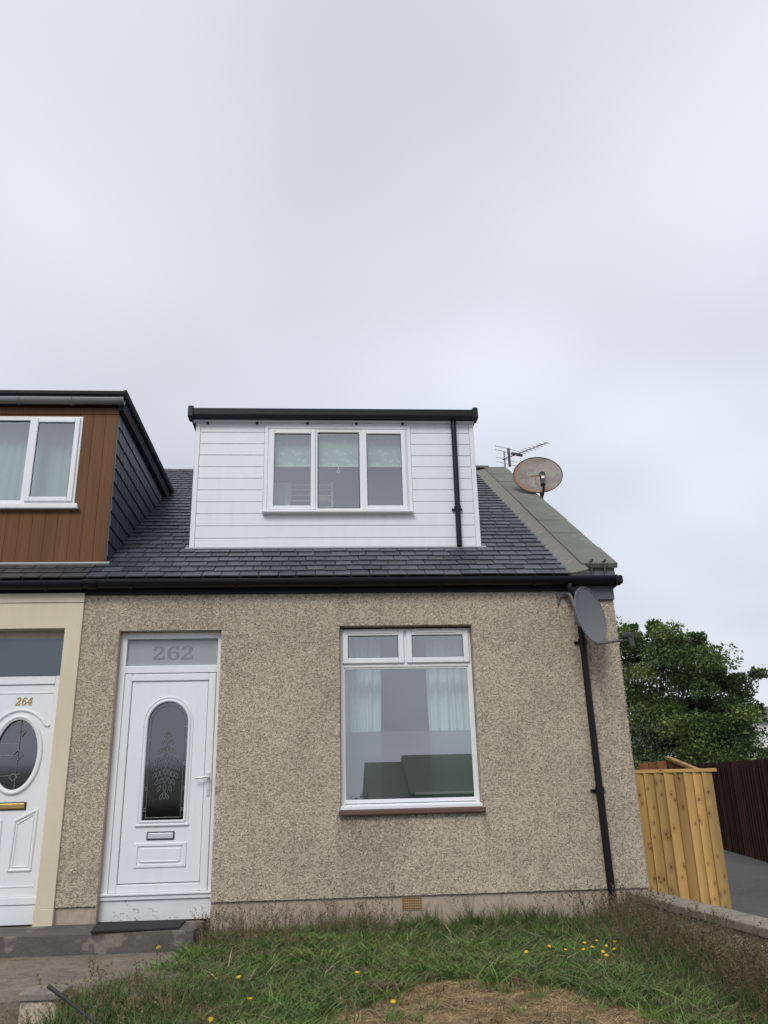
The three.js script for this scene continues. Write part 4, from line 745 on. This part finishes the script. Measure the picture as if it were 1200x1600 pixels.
  scatter('tall_grass', 'tall unmown green grass along the house and garden wall', [0, 1, 2].map(k => bladeSet(13, .22, .0065, .05, .6, 41 + k)), grassMat, tall);
  scatter('dead_grass', 'patch of dry brown dead grass in the lawn', [bladeSet(22, .05, .005, .055, 2.2, 51), bladeSet(22, .04, .005, .06, 2.6, 52), bladeSet(2, .09, .005, .03, 1.9, 53)], strawMat, straw);
  scatter('seeding_grass', 'thin brown grass stalks gone to seed by the walls', [0, 1, 2].map(k => bladeSet(3, .34, .003, .05, .35, 61 + k, true)), strawMat, stems);
}
{ // hawkbit flowers
  const petal = (() => { const g = []; for (let i = 0; i < 16; i++) { const p = new THREE.PlaneGeometry(.005, .015).translate(0, .0095, 0).rotateX(-1.15 + .25 * (i % 2)); g.push(p.rotateY(i / 16 * 6.283)); } g.push(new THREE.SphereGeometry(.006, 8, 6).scale(1, .6, 1)); return merge(g); })();
  const yel = mat([.72, .47, .01], .7, { side: THREE.DoubleSide }), stm = mat([.07, .1, .03], .8);
  const F = [[-1.22, 1.29, 'yellow flower in the tall grass beside the step'], [-.55, 2.25, 'yellow flower at the left of the lawn, the farther of a close pair'], [-.45, 2.71, 'yellow flower at the left of the lawn, the nearer of a close pair'], [.16, 2.3, 'yellow flower in green grass just beyond the brown patch'], [.34, 2.9, 'yellow flower standing over the left part of the brown patch'], [-.61, 3.12, 'yellow flower nearest the bottom edge, in long grass'], [1.34, 1.82, 'yellow flower left of the cluster, under the window sill end'], [1.78, 2.11, 'lone yellow flower just in front of the cluster at right']];
  for (const [x, z] of [[1.71, 1.9], [1.78, 1.66], [1.8, 1.78], [1.81, 1.97], [1.9, 1.74], [1.93, 1.9], [1.98, 1.68], [1.51, 1.7], [1.88, 1.6], [1.6, 1.86]]) F.push([x, z, 'small yellow flower in the cluster near the downpipe', 'cluster of yellow flowers']);
  for (const [x, z, l, gr] of F) {
    const f = thing('hawkbit_flower', l, 'flower', [x, gy(x, z) - .01, z], gr || 'yellow lawn flowers'), h = .155 + rr(-.01, .02), tx = rr(-.02, .02);
    mesh('stalk', tube([[0, 0, 0], [tx * .4, h * .5, .01], [tx, h, 0]], .0018, 5, false, 8), stm, f);
    const hd = mesh('flower_head', petal, yel, f); hd.position.set(tx, h, 0); hd.rotation.set(rr(.2, .6), rr(0, 6), rr(-.3, .3)); hd.scale.setScalar(gr ? .8 : 1.05);
  }
}
{
  const a = thing('black_rod', 'thin black rod with thicker tip slanting up at bottom left', 'rod', [-.89, -.29, 3.2]);
  mesh('shaft', rod([0, 0, 0], [-.44, .3075, 0], .0055, .0055, 10), M.upvcDark, a); mesh('grip', rod([-.42, .2935, 0], [-.508, .355, 0], .0085, .011, 12), M.upvcDark, a);
}
renderer.render(scene, camera);
